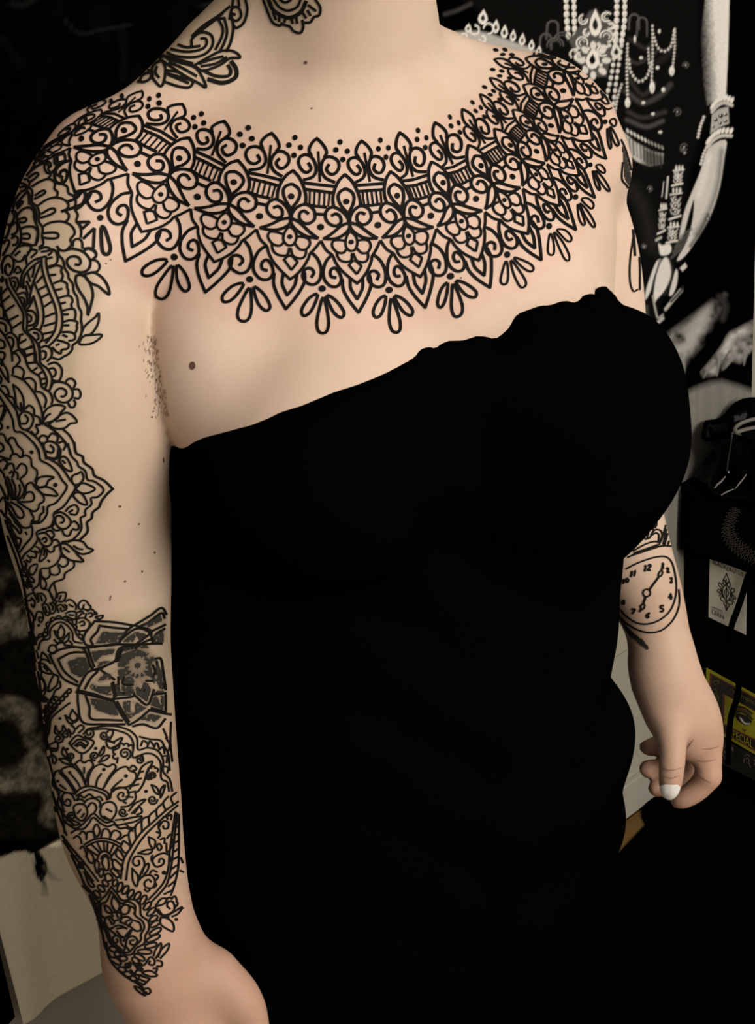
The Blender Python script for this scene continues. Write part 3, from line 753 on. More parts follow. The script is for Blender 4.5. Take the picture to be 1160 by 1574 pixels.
# hair, eyes: dark hair pulled back; brown eyes
hair_f = Field((-0.10, -0.18, 1.42), (0.20, 0.26, 1.86), 0.005)
def hair_e(c, r, **kw): hair_f.ellipsoid(hd(*c), np.array(r)*HS, **kw)
hair_e((HX, 0.016, 1.705), (0.100, 0.122, 0.128), k=0.01)
hair_e((HX, 0.125, 1.640), (0.048, 0.046, 0.050), k=0.03)
hair_e((HX, 0.075, 1.600), (0.060, 0.050, 0.060), k=0.03)
hair_e((HX, -0.135, 1.625), (0.088, 0.110, 0.120), k=0.012, carve=True)
sl_, X_, Y_, Z_ = hair_f.window(hair_f.lo, hair_f.lo + hair_f.h*hair_f.n, 0)
hair_f.d = (hair_f.d + 0.0018*np.sin(np.arctan2(X_-HX, Z_-1.70)*46)).astype(np.float32)
Vh, Qh = hair_f.mesh(); Vh = relax(Vh, Qh, 1)
hair_m = noise_color(material('dark_hair', (0.012, 0.009, 0.008), rough=0.45, spec=0.4), (0.008, 0.006, 0.005), (0.02, 0.014, 0.011), 60, stretch=(4, 0.5, 0.5))
link('hair', mesh_np('hair', Vh, Qh), hair_m, person)
iris_m = material('brown_iris', (0.03, 0.015, 0.008), rough=0.2)
eye_w = material('eye_white', (0.75, 0.72, 0.68), rough=0.25)
lip_m = material('lips', (0.42, 0.17, 0.14), rough=0.45)
for s in (-1, 1):
    b = bmesh.new(); bmesh.ops.create_uvsphere(b, u_segments=16, v_segments=10, radius=0.0128*HS)
    bmesh.ops.translate(b, vec=hd(HX+s*0.034, -0.0935, 1.664), verts=b.verts)
    e = bm_obj('eye', b, eye_w, person, True)
    b = bmesh.new(); bmesh.ops.create_uvsphere(b, u_segments=12, v_segments=8, radius=0.0062*HS)
    bmesh.ops.scale(b, vec=(1, 0.5, 1), verts=b.verts); bmesh.ops.translate(b, vec=hd(HX+s*0.034, -0.1046, 1.662), verts=b.verts)
    bm_obj('iris', b, iris_m, e, True)
    bm_obj('eyebrow', tube_bm([hd(HX+s*0.016, -0.1195, 1.690), hd(HX+s*0.036, -0.1165, 1.697), hd(HX+s*0.056, -0.098, 1.690)], [0.003, 0.0032, 0.0015], 6), hair_m, person, True)
# ------------------------------------------------------------------ tattoos: ribbons of ink laid on the skin
OFF = 0.0007
def cast(P):
    out = np.full((len(P), 3), np.nan)
    for i, (x, y) in enumerate(P):
        h = hit(x, y)
        if h[0] is not None:
            out[i] = h[0] + h[1]*OFF
    return out
def resample(P, step):
    s = np.r_[0, np.cumsum(np.hypot(*np.diff(P, axis=0).T))]
    if s[-1] < 1e-6: return P[:1]
    n = max(int(np.ceil(s[-1]/step)), 1)
    q = np.linspace(0, s[-1], n+1)
    return np.column_stack([np.interp(q, s, P[:, 0]), np.interp(q, s, P[:, 1])])
class Ink:
    def __init__(self): self.V = []; self.Q = []; self.n = 0
    def add(self, V, Q):
        self.V.append(V); self.Q.append(np.asarray(Q, int)+self.n); self.n += len(V)
    def stroke(self, P, w, step=3.0, smooth=True, closed=False):
        P = np.asarray(P, float)
        if smooth and len(P) > 2: P = catmull(P, 6, closed)
        elif closed: P = np.vstack([P, P[:1]])
        P = resample(P, step)
        if len(P) < 2: return
        T = np.gradient(P, axis=0); T /= np.linalg.norm(T, axis=1)[:, None]+1e-9
        N = np.column_stack([-T[:, 1], T[:, 0]])
        ws = np.full(len(P), float(w)) if np.isscalar(w) else np.interp(np.linspace(0, 1, len(P)), np.linspace(0, 1, len(w)), w)
        P[0] -= T[0]*ws[0]*0.3 if not closed else 0; P[-1] += T[-1]*ws[-1]*0.3 if not closed else 0
        A = cast(P + N*ws[:, None]/2); B = cast(P - N*ws[:, None]/2)
        ok = ~(np.isnan(A[:, 0]) | np.isnan(B[:, 0]))
        V = np.where(np.isnan(np.vstack([A, B])), 0, np.vstack([A, B])); n = len(P)
        lim = 0.05
        Q = [(i, i+1, n+i+1, n+i) for i in range(n-1) if ok[i] and ok[i+1] and max(abs(A[i]-A[i+1]).max(), abs(A[i]-B[i]).max(), abs(B[i]-B[i+1]).max()) < lim]
        if Q: self.add(V, Q)
    def dot(self, x, y, rx, ry=None, rot=0.0, n=12):
        ry = ry or rx
        t = np.linspace(0, 2*pi, n, endpoint=False)
        c, s = cos(rot), sin(rot)
        R1 = np.column_stack([x + rx*np.cos(t)*c - ry*np.sin(t)*s, y + rx*np.cos(t)*s + ry*np.sin(t)*c])
        R0 = R1*0.5 + np.array([x, y])*0.5
        V = cast(np.vstack([[[x, y]], R0, R1]))
        if np.isnan(V).any(): return
        if np.ptp(V, axis=0).max() > 0.05: return
        Q = [(0, 1+i, 1+(i+1) % n, 1+(i+1) % n) for i in range(n)]
        self.addtri(V, [(0, 1+i, 1+(i+1) % n) for i in range(n)], [(1+i, 1+n+i, 1+n+(i+1) % n, 1+(i+1) % n) for i in range(n)])
    def addtri(self, V, tris, quads):
        q = [(a, b, c, c) for a, b, c in tris] + list(quads)
        self.add(V, q)
    def fill(self, poly, cell=2.0, keep=None):
        P = np.asarray(poly, float)
        x = np.arange(P[:, 0].min(), P[:, 0].max()+cell, cell); y = np.arange(P[:, 1].min(), P[:, 1].max()+cell, cell)
        X, Y = np.meshgrid(x, y, indexing='ij')
        ins = np.zeros(X.shape, bool)
        for a, b in zip(P, np.roll(P, -1, 0)):
            ins ^= ((a[1] > Y) != (b[1] > Y)) & (X < (b[0]-a[0])*(Y-a[1])/(b[1]-a[1]+1e-9)+a[0])
        if keep is not None: ins &= keep(X, Y)
        idx = np.full(X.shape, -1); idx[ins] = np.arange(ins.sum())
        V = cast(np.column_stack([X[ins], Y[ins]]))
        if not len(V): return
        bad = np.isnan(V[:, 0]); V[bad] = 0
        q = np.stack([idx[:-1, :-1], idx[1:, :-1], idx[1:, 1:], idx[:-1, 1:]], -1).reshape(-1, 4)
        q = q[(q >= 0).all(1)]
        q = q[~bad[q].any(1)]
        if len(q):
            sp = np.ptp(V[q], axis=1).max(1); q = q[sp < 0.02]
            if len(q): self.add(V, q)
    def build(self, name, mat, label=None):
        V = np.vstack(self.V); Q = np.vstack(self.Q)
        tri = Q[:, 2] == Q[:, 3]
        faces = [tuple(q) for q in Q[~tri]] + [tuple(q[:3]) for q in Q[tri]]
        me = bpy.data.meshes.new(name); me.from_pydata(V.tolist(), [], faces); me.update()
        # every face looks outwards, away from the limb
        o = link(name, me, mat, person)
        if label: o['label'] = label
        return o

ink_m = material('tattoo_ink', (0.0045, 0.004, 0.0035), rough=0.6, spec=0.06)
ink_old = material('healed_ink', (0.009, 0.008, 0.0065), rough=0.6, spec=0.06)
ink_grey = material('grey_ink_wash', (0.032, 0.030, 0.025), rough=0.6, spec=0.08)

# -- the collar across the chest: one motif repeated along an arc; the arc is given by measured columns
VC = [2.32, 2.69, 3.10, 3.42, 3.72, 4.35, 4.80]            # dots, eye tip, eye, leaves, cone, frame tip, heart tip
VH = [2.14, 2.775, 3.47, 3.66, 4.44, 5.12]                 # leaf tip, stem foot, dot, joint, pendant dot, drop
FULL = {
 -5: [(181, 149), (155, 169.5), (132, 184), (110, 205), (79, 225), (62, 252), (50, 275)],
 -4: [(236, 156), (213, 179), (190.5, 201), (169, 226), (150, 245), (115.5, 294.5), (96, 325)],
 -3: [(305, 186), (291, 213), (275.5, 244), (260, 270), (247, 299), (217.5, 356), (192.5, 401)],
 -2: [(378, 211), (366, 247.5), (359.5, 280.5), (352.5, 313.7), (345, 341.7), (330, 402), (316, 449.5)],
 -1: [(453, 226), (450.5, 263), (447.5, 302), (447, 335), (445.5, 363.7), (446, 428.7), (439.5, 475)],
 0: [(525, 232.5), (530, 269), (532, 310), (537, 342), (539.5, 372), (548.7, 435), (550.7, 480.5)],
 1: [(589, 229), (600, 264.5), (610, 301), (620.5, 335), (627.5, 362.5), (645.5, 425), (653, 472.5)],
 2: [(648, 214), (663, 249.5), (680.5, 281), (693, 314), (708.7, 340), (735, 400), (752.5, 442)],
 3: [(699, 192), (719.5, 224), (738.8, 255), (756, 282.5), (774.5, 307.5), (810.5, 359), (831, 399.5)],
 4: [(735, 169), (759.5, 199), (783.8, 223.8), (801, 246), (823, 268.5), (859, 316), (884, 353)],
 5: [(756, 144), (787.5, 170), (809.5, 188.8), (831, 207.5), (852.5, 231), (889, 269.5), (913, 304)],
 6: [(769.5, 114), (804, 132), (826, 146), (851, 162.5), (870.5, 180), (910, 215), (930.5, 244)],
 7: [(774, 81), (807.5, 91), (837, 99.5), (866, 109), (887, 121), (926, 151), (942, 165)]}
HALF = {
 -5.5: [(165, 146), (128, 172), (80, 215), (66, 228), (45, 262), (30, 290)],
 -4.5: [(218, 141), (182.5, 172.5), (125.5, 213.7), (111, 226), (78, 275), (60, 310)],
 -3.5: [(280, 161), (252.5, 198.7), (211, 252.5), (199, 265), (155, 335.7), (125, 392)],
 -2.5: [(344.5, 187.5), (326, 237.5), (303.7, 303), (295, 318.7), (268, 394), (246, 458.7)],
 -1.5: [(417.5, 206), (410.5, 265), (399, 332.5), (395, 349.5), (384, 428.7), (373, 493.7)],
 -0.5: [(487, 214), (490.5, 277.5), (492.5, 349), (493, 367), (495, 443), (496, 512.5)],
 0.5: [(555.5, 217.5), (567, 277.5), (580.5, 346), (583.7, 366), (597.5, 445), (608.7, 511)],
 1.5: [(614, 205), (633, 270), (661.7, 331.7), (668.7, 348.7), (691.7, 424), (703.7, 486)],
 2.5: [(668, 189.5), (693.7, 251), (731, 305.7), (743, 323), (778.7, 390.7), (803, 443)],
 3.5: [(710, 169), (743.7, 220), (787, 271.7), (800.5, 287.5), (843, 347.5), (871, 401)],
 4.5: [(737.5, 146), (776, 189), (824, 233), (837.5, 250), (883.7, 303), (911, 350)],
 5.5: [(752.5, 121), (796, 155), (846, 193.7), (859, 207.5), (907, 252), (934, 295)],
 6.5: [(759.5, 92), (810, 112.5), (865, 140), (881, 150.5), (929, 187.5), (943, 222)],
 7.5: [(770, 66), (815, 74), (880, 97), (895, 105), (940, 132), (950, 150)]}
VG = np.linspace(1.9, 5.4, 36)
def column(v, p):
    p = np.asarray(p, float); v = np.asarray(v)
    d0 = (p[1]-p[0])/(v[1]-v[0]); d1 = (p[-1]-p[-2])/(v[-1]-v[-2])
    v2 = np.r_[v[0]-0.5, v, v[-1]+0.6]; p2 = np.vstack([p[0]-0.5*d0, p, p[-1]+0.6*d1])
    # monotone-ish cubic through the measured points
    m = np.gradient(p2, v2, axis=0)
    out = []
    for q in VG:
        i = int(np.clip(np.searchsorted(v2, q)-1, 0, len(v2)-2)); h = v2[i+1]-v2[i]; t = (q-v2[i])/h
        out.append((2*t**3-3*t**2+1)*p2[i] + (t**3-2*t**2+t)*h*m[i] + (-2*t**3+3*t**2)*p2[i+1] + (t**3-t**2)*h*m[i+1])
    return np.array(out)
cols = {}
for k_, p in FULL.items(): cols[2*k_] = column(VC, p)
for k_, p in HALF.items(): cols[int(2*k_)] = column(VH, p)
JMIN, JMAX = min(cols), max(cols)
GRID = np.stack([cols[j] for j in range(JMIN, JMAX+1)])            # (columns, levels, 2)
def collar(uv):
    uv = np.atleast_2d(np.asarray(uv, float))
    j = np.clip(uv[:, 0]*2 - JMIN, 0.0, JMAX-JMIN-1e-6); i = np.floor(j).astype(int); t = (j-i)[:, None]
    v = np.clip((uv[:, 1]-VG[0])/(VG[1]-VG[0]), 0, len(VG)-1.001); iv = v.astype(int); fv = (v-iv)[:, None]
    def c(k): 
        k = np.clip(k, 0, JMAX-JMIN); return GRID[k, iv]*(1-fv)+GRID[k, iv+1]*fv
    p0, p1, p2, p3 = c(i-1), c(i), c(i+1), c(i+2)
    return 0.5*(2*p1 + (p2-p0)*t + (2*p0-5*p1+4*p2-p3)*t**2 + (3*p1-p0-3*p2+p3)*t**3)
def collar_inv(P, u0=0.0):
    out = []
    for x, y in np.atleast_2d(P):
        q = np.array([u0 + (x-532)/80.0, y/100.0])
        for _ in range(25):
            f = collar(q)[0]-(x, y)
            if abs(f).max() < 0.01: break
            e = 1e-3
            J = np.column_stack([(collar(q+[e, 0])[0]-collar(q-[e, 0])[0])/(2*e), (collar(q+[0, e])[0]-collar(q-[0, e])[0])/(2*e)])
            q = q - np.clip(np.linalg.solve(J, f), -0.3, 0.3)
        out.append(q)
    return np.array(out)
# the motif, drawn on the middle unit; (centre column or half column, points, mirrored?)
MOTIF = []
def mot(pts, col=0.0, mirror=True, smooth=True, closed=False, w=4.7):
    uv = collar_inv(pts); MOTIF.append((uv, smooth, closed, w))
    if mirror:
        m = uv.copy(); m[:, 0] = 2*col - m[:, 0]; MOTIF.append((m, smooth, closed, w))
MDOT = []
def mdot(x, y, r): MDOT.append((collar_inv([(x, y)])[0], r))
mot([(530.5, 269), (540, 278), (547, 290), (552.4, 304), (554, 317)])                                              # eye, outside
mot([(532, 290.5), (540, 295), (544, 303), (542, 315), (537, 325), (533.5, 334)])                                  # eye, inside
mot([(533.5, 331), (537, 343)], mirror=False, w=4.6)
mdot(532, 310, 4.8)
mot([(537, 342), (538.5, 332), (545, 322), (556, 316.5), (567, 322), (570.5, 333), (566, 342), (557.5, 345.5), (549.5, 340.5), (548.5, 331.5), (553.5, 326.8), (560, 329)])
mot([(545, 285.5), (567, 284), (589, 282.5)], mirror=False, smooth=False)
mot([(550, 294.5), (569, 293), (588.7, 291.7)], mirror=False, smooth=False)
mot([(554, 316), (568, 316), (583, 314)], mirror=False, smooth=False, w=4.6)
for a, b in (((557, 296), (559.5, 315)), ((563.5, 295), (566, 315)), ((570.5, 294), (573, 315)), ((577.5, 294), (580, 314)), ((584.5, 293), (586, 312))):
    mot([a, b], mirror=False, smooth=False, w=2.9)
mot([(568.5, 327.5), (582.5, 325.5)], mirror=False, smooth=False)
mot([(487, 213.7), (493, 219), (499, 227), (502, 235), (499, 241.5)], col=-0.5)                                    # crown leaf
mot([(489, 234), (490, 250), (491.5, 279)], mirror=False, w=3.6)
mot([(513.7, 280.5), (500, 273.7), (493.7, 262.5), (495, 250), (501, 242.5), (510, 242), (518.7, 247.5), (521, 257.5), (515, 267), (507.5, 268), (501.5, 261), (505, 254)], col=-0.5)
for x, y in ((522.5, 219), (516, 231), (533.7, 233), (526.7, 245.7)): mdot(x, y, 4.6)
mdot(580.5, 346, 5.2)
mot([(537, 342), (550, 346), (562.5, 355), (571, 361), (579, 365.5)]); mot([(537, 343), (539, 351), (547.5, 359.5), (562.5, 366.3), (579, 366)])   # leaves
mot([(537.5, 356.5), (531.5, 367), (531.5, 379), (538, 385.5), (545.5, 383.5), (549, 373), (546, 362.5)], mirror=False, closed=True, w=3.7)
mdot(539.5, 372, 3.8)
mot([(549, 370), (557, 368.5), (566, 370), (569.5, 378), (565, 387.5), (556, 389), (549, 382.5)], w=3.7)           # cone scales
mot([(565, 388), (565.5, 395), (563, 401), (556, 403), (547.5, 400), (543, 390)], w=3.7)
mot([(546.5, 400.5), (555.5, 409), (548.3, 421.5), (536, 407.5)], mirror=False, smooth=False, w=3.7)
mot([(546.5, 400.5), (541, 401.5), (536, 408)], mirror=False, w=3.7)
mot([(493.5, 371), (501, 384), (511, 392.5), (514.5, 401), (522, 412.5), (534, 424), (548.7, 435.5)], mirror=False, w=4.2); mot([(583.7, 371), (577, 385), (571.5, 394), (570.5, 401), (565, 415), (557, 427), (548.7, 435.5)], mirror=False, w=4.2)  # frame
mot([(481, 390), (487.5, 397), (492, 407), (493.7, 418), (490, 432), (480.5, 437.5), (469.5, 433), (465, 423), (469.5, 413.5), (477.5, 412.5), (482.5, 418.5), (479, 425.5)], mirror=False)
mot([(508.7, 393), (502, 400), (498, 410), (496.5, 420), (499.5, 431.5), (508.7, 440), (519, 439.5), (524.5, 429.5), (520, 417), (513, 411.5), (507.5, 417), (509, 425), (515.5, 426.5)], mirror=False)
mot([(526, 430), (527.5, 445), (535, 460), (543, 471), (550.7, 480.5)], mirror=False); mot([(568, 424), (570, 437), (566, 451), (559, 466), (550.7, 480.5)], mirror=False)
mot([(538, 428), (538.5, 442), (543, 451), (548.7, 459.5)], mirror=False); mot([(557, 429), (557, 442), (553, 452), (548.7, 459.5)], mirror=False)
mdot(495, 443.5, 5.4)
mot([(496.7, 457), (502, 474), (505, 496), (502.5, 509), (496, 513), (489, 508.7), (487, 495), (491, 474)], mirror=False, closed=True)
mot([(488, 452), (475, 458.5), (464, 475), (465.5, 485), (474, 483), (482.5, 470)], mirror=False, closed=True)
mot([(502.5, 453.7), (517, 463), (528.5, 480), (524.5, 488.5), (514, 482), (506, 467.5)], mirror=False, closed=True)
def wscale(q):
    """lines thin out where the skin turns away"""
    a = collar(q+[0.1, 0])[0]-collar(q-[0.1, 0])[0]; b = collar(q+[0, 0.1])[0]-collar(q-[0, 0.1])[0]
    return float(np.clip((abs(a[0]*b[1]-a[1]*b[0])/(16.5*20.0))**0.5*1.12, 0.62, 1.0))
DROPS = [
 (720, 200, (235, 765, 19), [[(228,805),(240,850),(238,930),(215,950),(195,930),(205,870)], [(258,800),(300,850),(345,920),(350,955),(325,970),(300,940),(270,870)], [(275,785),(330,800),(385,830),(397,858),(375,870),(330,845)]]),
 (720, 200, (492, 590, 18), [[(500,635),(520,690),(522,755),(505,770),(485,750),(487,690)], [(520,630),(570,680),(612,760),(615,800),(595,800),(570,760)], [(540,612),(590,615),(628,655),(625,685),(600,680),(565,645)]]),
 (720, 200, (655, 412, 16), [[(668,455),(690,500),(712,570),(700,585),(675,540)], [(680,450),(730,500),(770,570),(768,600),(740,570),(705,510)], [(690,425),(730,420),(765,455),(755,485),(725,465)]]),
 (720, 200, (745, 215, 14), [[(760,250),(785,300),(805,360),(798,370),(775,330)], [(775,250),(820,290),(858,350),(860,378),(830,350),(795,300)], [(780,220),(810,215),(835,245),(830,265),(800,250)]]),
 (690, 60, (957, 510, 14), [[(970,550),(985,600),(995,660),(985,675),(972,620)], [(985,540),(1015,580),(1040,640),(1030,660),(1005,620)], [(985,505),(1010,490),(1025,510),(1015,540),(995,525)]])]
def under_sleeve(p):
    return p[0] < np.interp(p[1], [200, 225, 262, 300, 345, 400, 500], [20, 52, 75, 108, 130, 165, 200])
chest = Ink()
for k_ in range(-5, 8):
    for uv, sm_, cl, w in MOTIF:
        q = uv + [k_, 0]
        um = q[:, 0].mean()
        if um < -5.4 or um > 7.6: continue
        if q[:, 1].min() > 4.3 and (abs(um+3.5) < 0.3 or (um > 2.2 and abs(um*2-round(um*2)) < 0.5 and q[:, 1].max() > 4.9 or (um > 2.2 and q[:, 1].min() > 4.5 and abs(um-round(um)) > 0.25))): continue   # drops drawn one by one below
        p = collar(q)
        if under_sleeve(p.mean(0)): continue
        chest.stroke(p, w*wscale(q.mean(0)), step=2.6, smooth=sm_, closed=cl)
    for q, r in MDOT:
        q = q + [k_, 0]
        if q[0] < -5.3 or q[0] > 7.4 or (q[1] > 4.2 and (q[0] > 2.2 or abs(q[0]+3.5) < 0.3)): continue
        p = collar(q)[0]
        if under_sleeve(p): continue
        a = collar(q+[0.05, 0])[0]-collar(q-[0.05, 0])[0]; sx = np.hypot(*a)/8.0
        rr = r*np.clip(sx, 0.55, 1.05)
        chest.dot(p[0], p[1], rr*1.0, r*0.95, atan2(a[1], a[0]))
for ox, oy, dd, drops in DROPS:
    chest.dot(ox+dd[0]/4, oy+dd[1]/4, dd[2]/4, dd[2]/4*1.1)
    for L in drops: chest.stroke(np.array(L, float)/4 + [ox, oy], 3.0 if dd[0] > 300 else 3.5, step=2.4, closed=True)
chest.build('chest_tattoo', ink_m, 'bold black lace-like collar tattoo across the chest')
# -- the older tattoos, drawn from sheets: origin (x, y), enlargement, then lines in sheet units
LW = 1.22
def sheet(ink, ox, oy, s, lines, w, smooth=True, step=2.4):
    for L in lines:
        ww = w*LW; cl = False; sm = smooth
        if isinstance(L, tuple): L, o = L; ww = o.get('w', w)*LW; cl = o.get('c', False); sm = o.get('s', smooth)
        P = np.asarray(L, float)/s + [ox, oy]
        ink.stroke(P, ww, step=step, smooth=sm, closed=cl)
def dots(ink, ox, oy, s, D):
    for x, y, r in D: ink.dot(ox+x/s, oy+y/s, r/s)
def spiral(cx, cy, r, a0, turns=1.6, d=1, r1=0.22):
    t = np.linspace(0, 1, 14)
    a = a0 + d*t*turns*2*pi; q = r*(1-t*(1-r1))
    return np.column_stack([cx+q*np.cos(a), cy+q*np.sin(a)])
def capsule(a, b, w):
    a = np.array(a, float); b = np.array(b, float); d = b-a; L = np.hypot(*d); d /= L; n = np.array([-d[1], d[0]])*w/2
    return [a+n*0.55, (a+b)/2+n, b+n*0.7-d*w*0.2, b+d*w*0.12, b-n*0.7-d*w*0.2, (a+b)/2-n, a-n*0.55]
def bumps(path, n, h, side=1):
    """a row of little scallops along a path"""
    P = resample(catmull(path, 8), 1e-9+np.hypot(*np.diff(catmull(path, 8), axis=0).T).sum()/n)
    out = []
    for a, b in zip(P, P[1:]):
        d = b-a; m = np.array([-d[1], d[0]])*side*h/(np.hypot(*d)+1e-9)
        out.append([a, a*0.8+b*0.2+m*0.8, (a+b)/2+m, a*0.2+b*0.8+m*0.8, b])
    return out
C_ = {'c': True}
sleeve = Ink()
sheet(sleeve, 0, 230, 5.714, [
 [(425,15),(480,40),(492,80),(478,115),(505,150),(498,215),(545,250),(550,300),(595,330),(605,385),(650,410),(668,460),(660,520),(685,575),(672,630),(700,665),(715,720),(710,770)],
 [(262,205),(310,165),(360,132),(405,122),(435,150),(428,178),(452,210),(440,245),(415,262)],
 [(290,325),(345,290),(415,262),(460,268),(488,300),(482,345),(510,375),(502,415),(470,425)],
 [(345,490),(400,450),(470,425),(540,430),(590,460),(605,500),(580,540),(608,575),(600,615),(570,640)],
 [(385,675),(440,645),(530,632),(600,650),(645,690),(658,740),(620,790),(632,830),(600,870),(570,890),(530,880),(505,850)],
 [(275,285),(320,250),(345,220),(325,208),(290,225),(260,250)], [(310,435),(360,410),(400,385),(398,362),(365,370),(315,405)],
 [(365,600),(430,580),(485,550),(480,520),(440,525),(370,565)], [(388,775),(450,782),(510,775),(515,745),(480,730),(390,735)],
 [(200,265),(245,265),(265,300),(260,330),(290,370),(285,460),(330,500),(350,560),(345,630),(380,690),(375,760),(385,830),(350,855)],
 [(160,305),(205,300),(240,320),(245,365),(265,400),(270,470),(310,520),(325,575),(318,640),(340,700),(338,790),(318,840)],
 [(150,480),(200,420),(245,375),(258,420),(262,480)], [(155,580),(200,530),(260,510),(300,540),(305,600),(318,640)], [(185,700),(230,680),(300,680),(335,720),(330,780),(310,840),(250,830),(200,820)],
 [(160,520),(195,480),(210,460),(190,460),(150,500)], [(180,640),(220,640),(240,615),(220,600),(170,615)], [(200,780),(255,785),(270,760),(250,740),(205,745)],
 [(60,590),(100,560),(130,570),(125,620),(90,680)], [(95,680),(140,640),(160,680),(150,730),(110,750)], [(110,780),(140,760),(165,790),(150,830),(120,840)], [(20,870),(50,800),(90,810),(60,880),(30,930)],
 [(40,700),(60,650),(90,680),(75,740),(50,780),(40,700)], [(50,590),(110,540),(150,560),(160,640),(185,700),(190,800),(165,850)],
 [(110,920),(160,860),(230,840),(280,860),(230,950),(170,985),(120,960)], [(140,930),(180,895)],
 [(180,290),(230,190),(320,80),(400,30)], [(240,230),(290,170),(330,75)], [(330,75),(380,60),(425,70),(410,100),(350,110)], [(200,260),(250,180),(275,120)], [(300,130),(330,100),(360,95)],
 [(100,460),(150,360),(200,330),(235,330),(225,360),(190,370)], [(60,560),(95,480),(140,420)], [(120,520),(135,450),(180,385)], [(105,400),(150,320)], [(30,640),(60,560)],
 ([(490,60),(570,35),(580,100),(500,125),(480,95),(490,60)], {'s': False, 'w': 3.6}), ([(690,640),(790,635),(720,700),(690,640)], {'s': False, 'w': 3.8}), ([(735,780),(830,690),(820,860)], {'s': False, 'w': 3.8}),
 [(640,850),(650,800),(690,785),(720,810),(725,865)], [(740,870),(790,865),(835,890),(845,930),(810,965)],
 ([(650,415),(690,370),(745,362)], {'w': 4.2}), ([(670,525),(720,490),(750,420),(745,362)], {'w': 4.2}),
 ([(890,685),(915,690),(945,770),(968,860),(955,910),(925,920),(900,890),(890,800)], {'w': 4.6, 'c': True})], 3.0)
dots(sleeve, 0, 230, 5.714, [(880, 600, 28)])
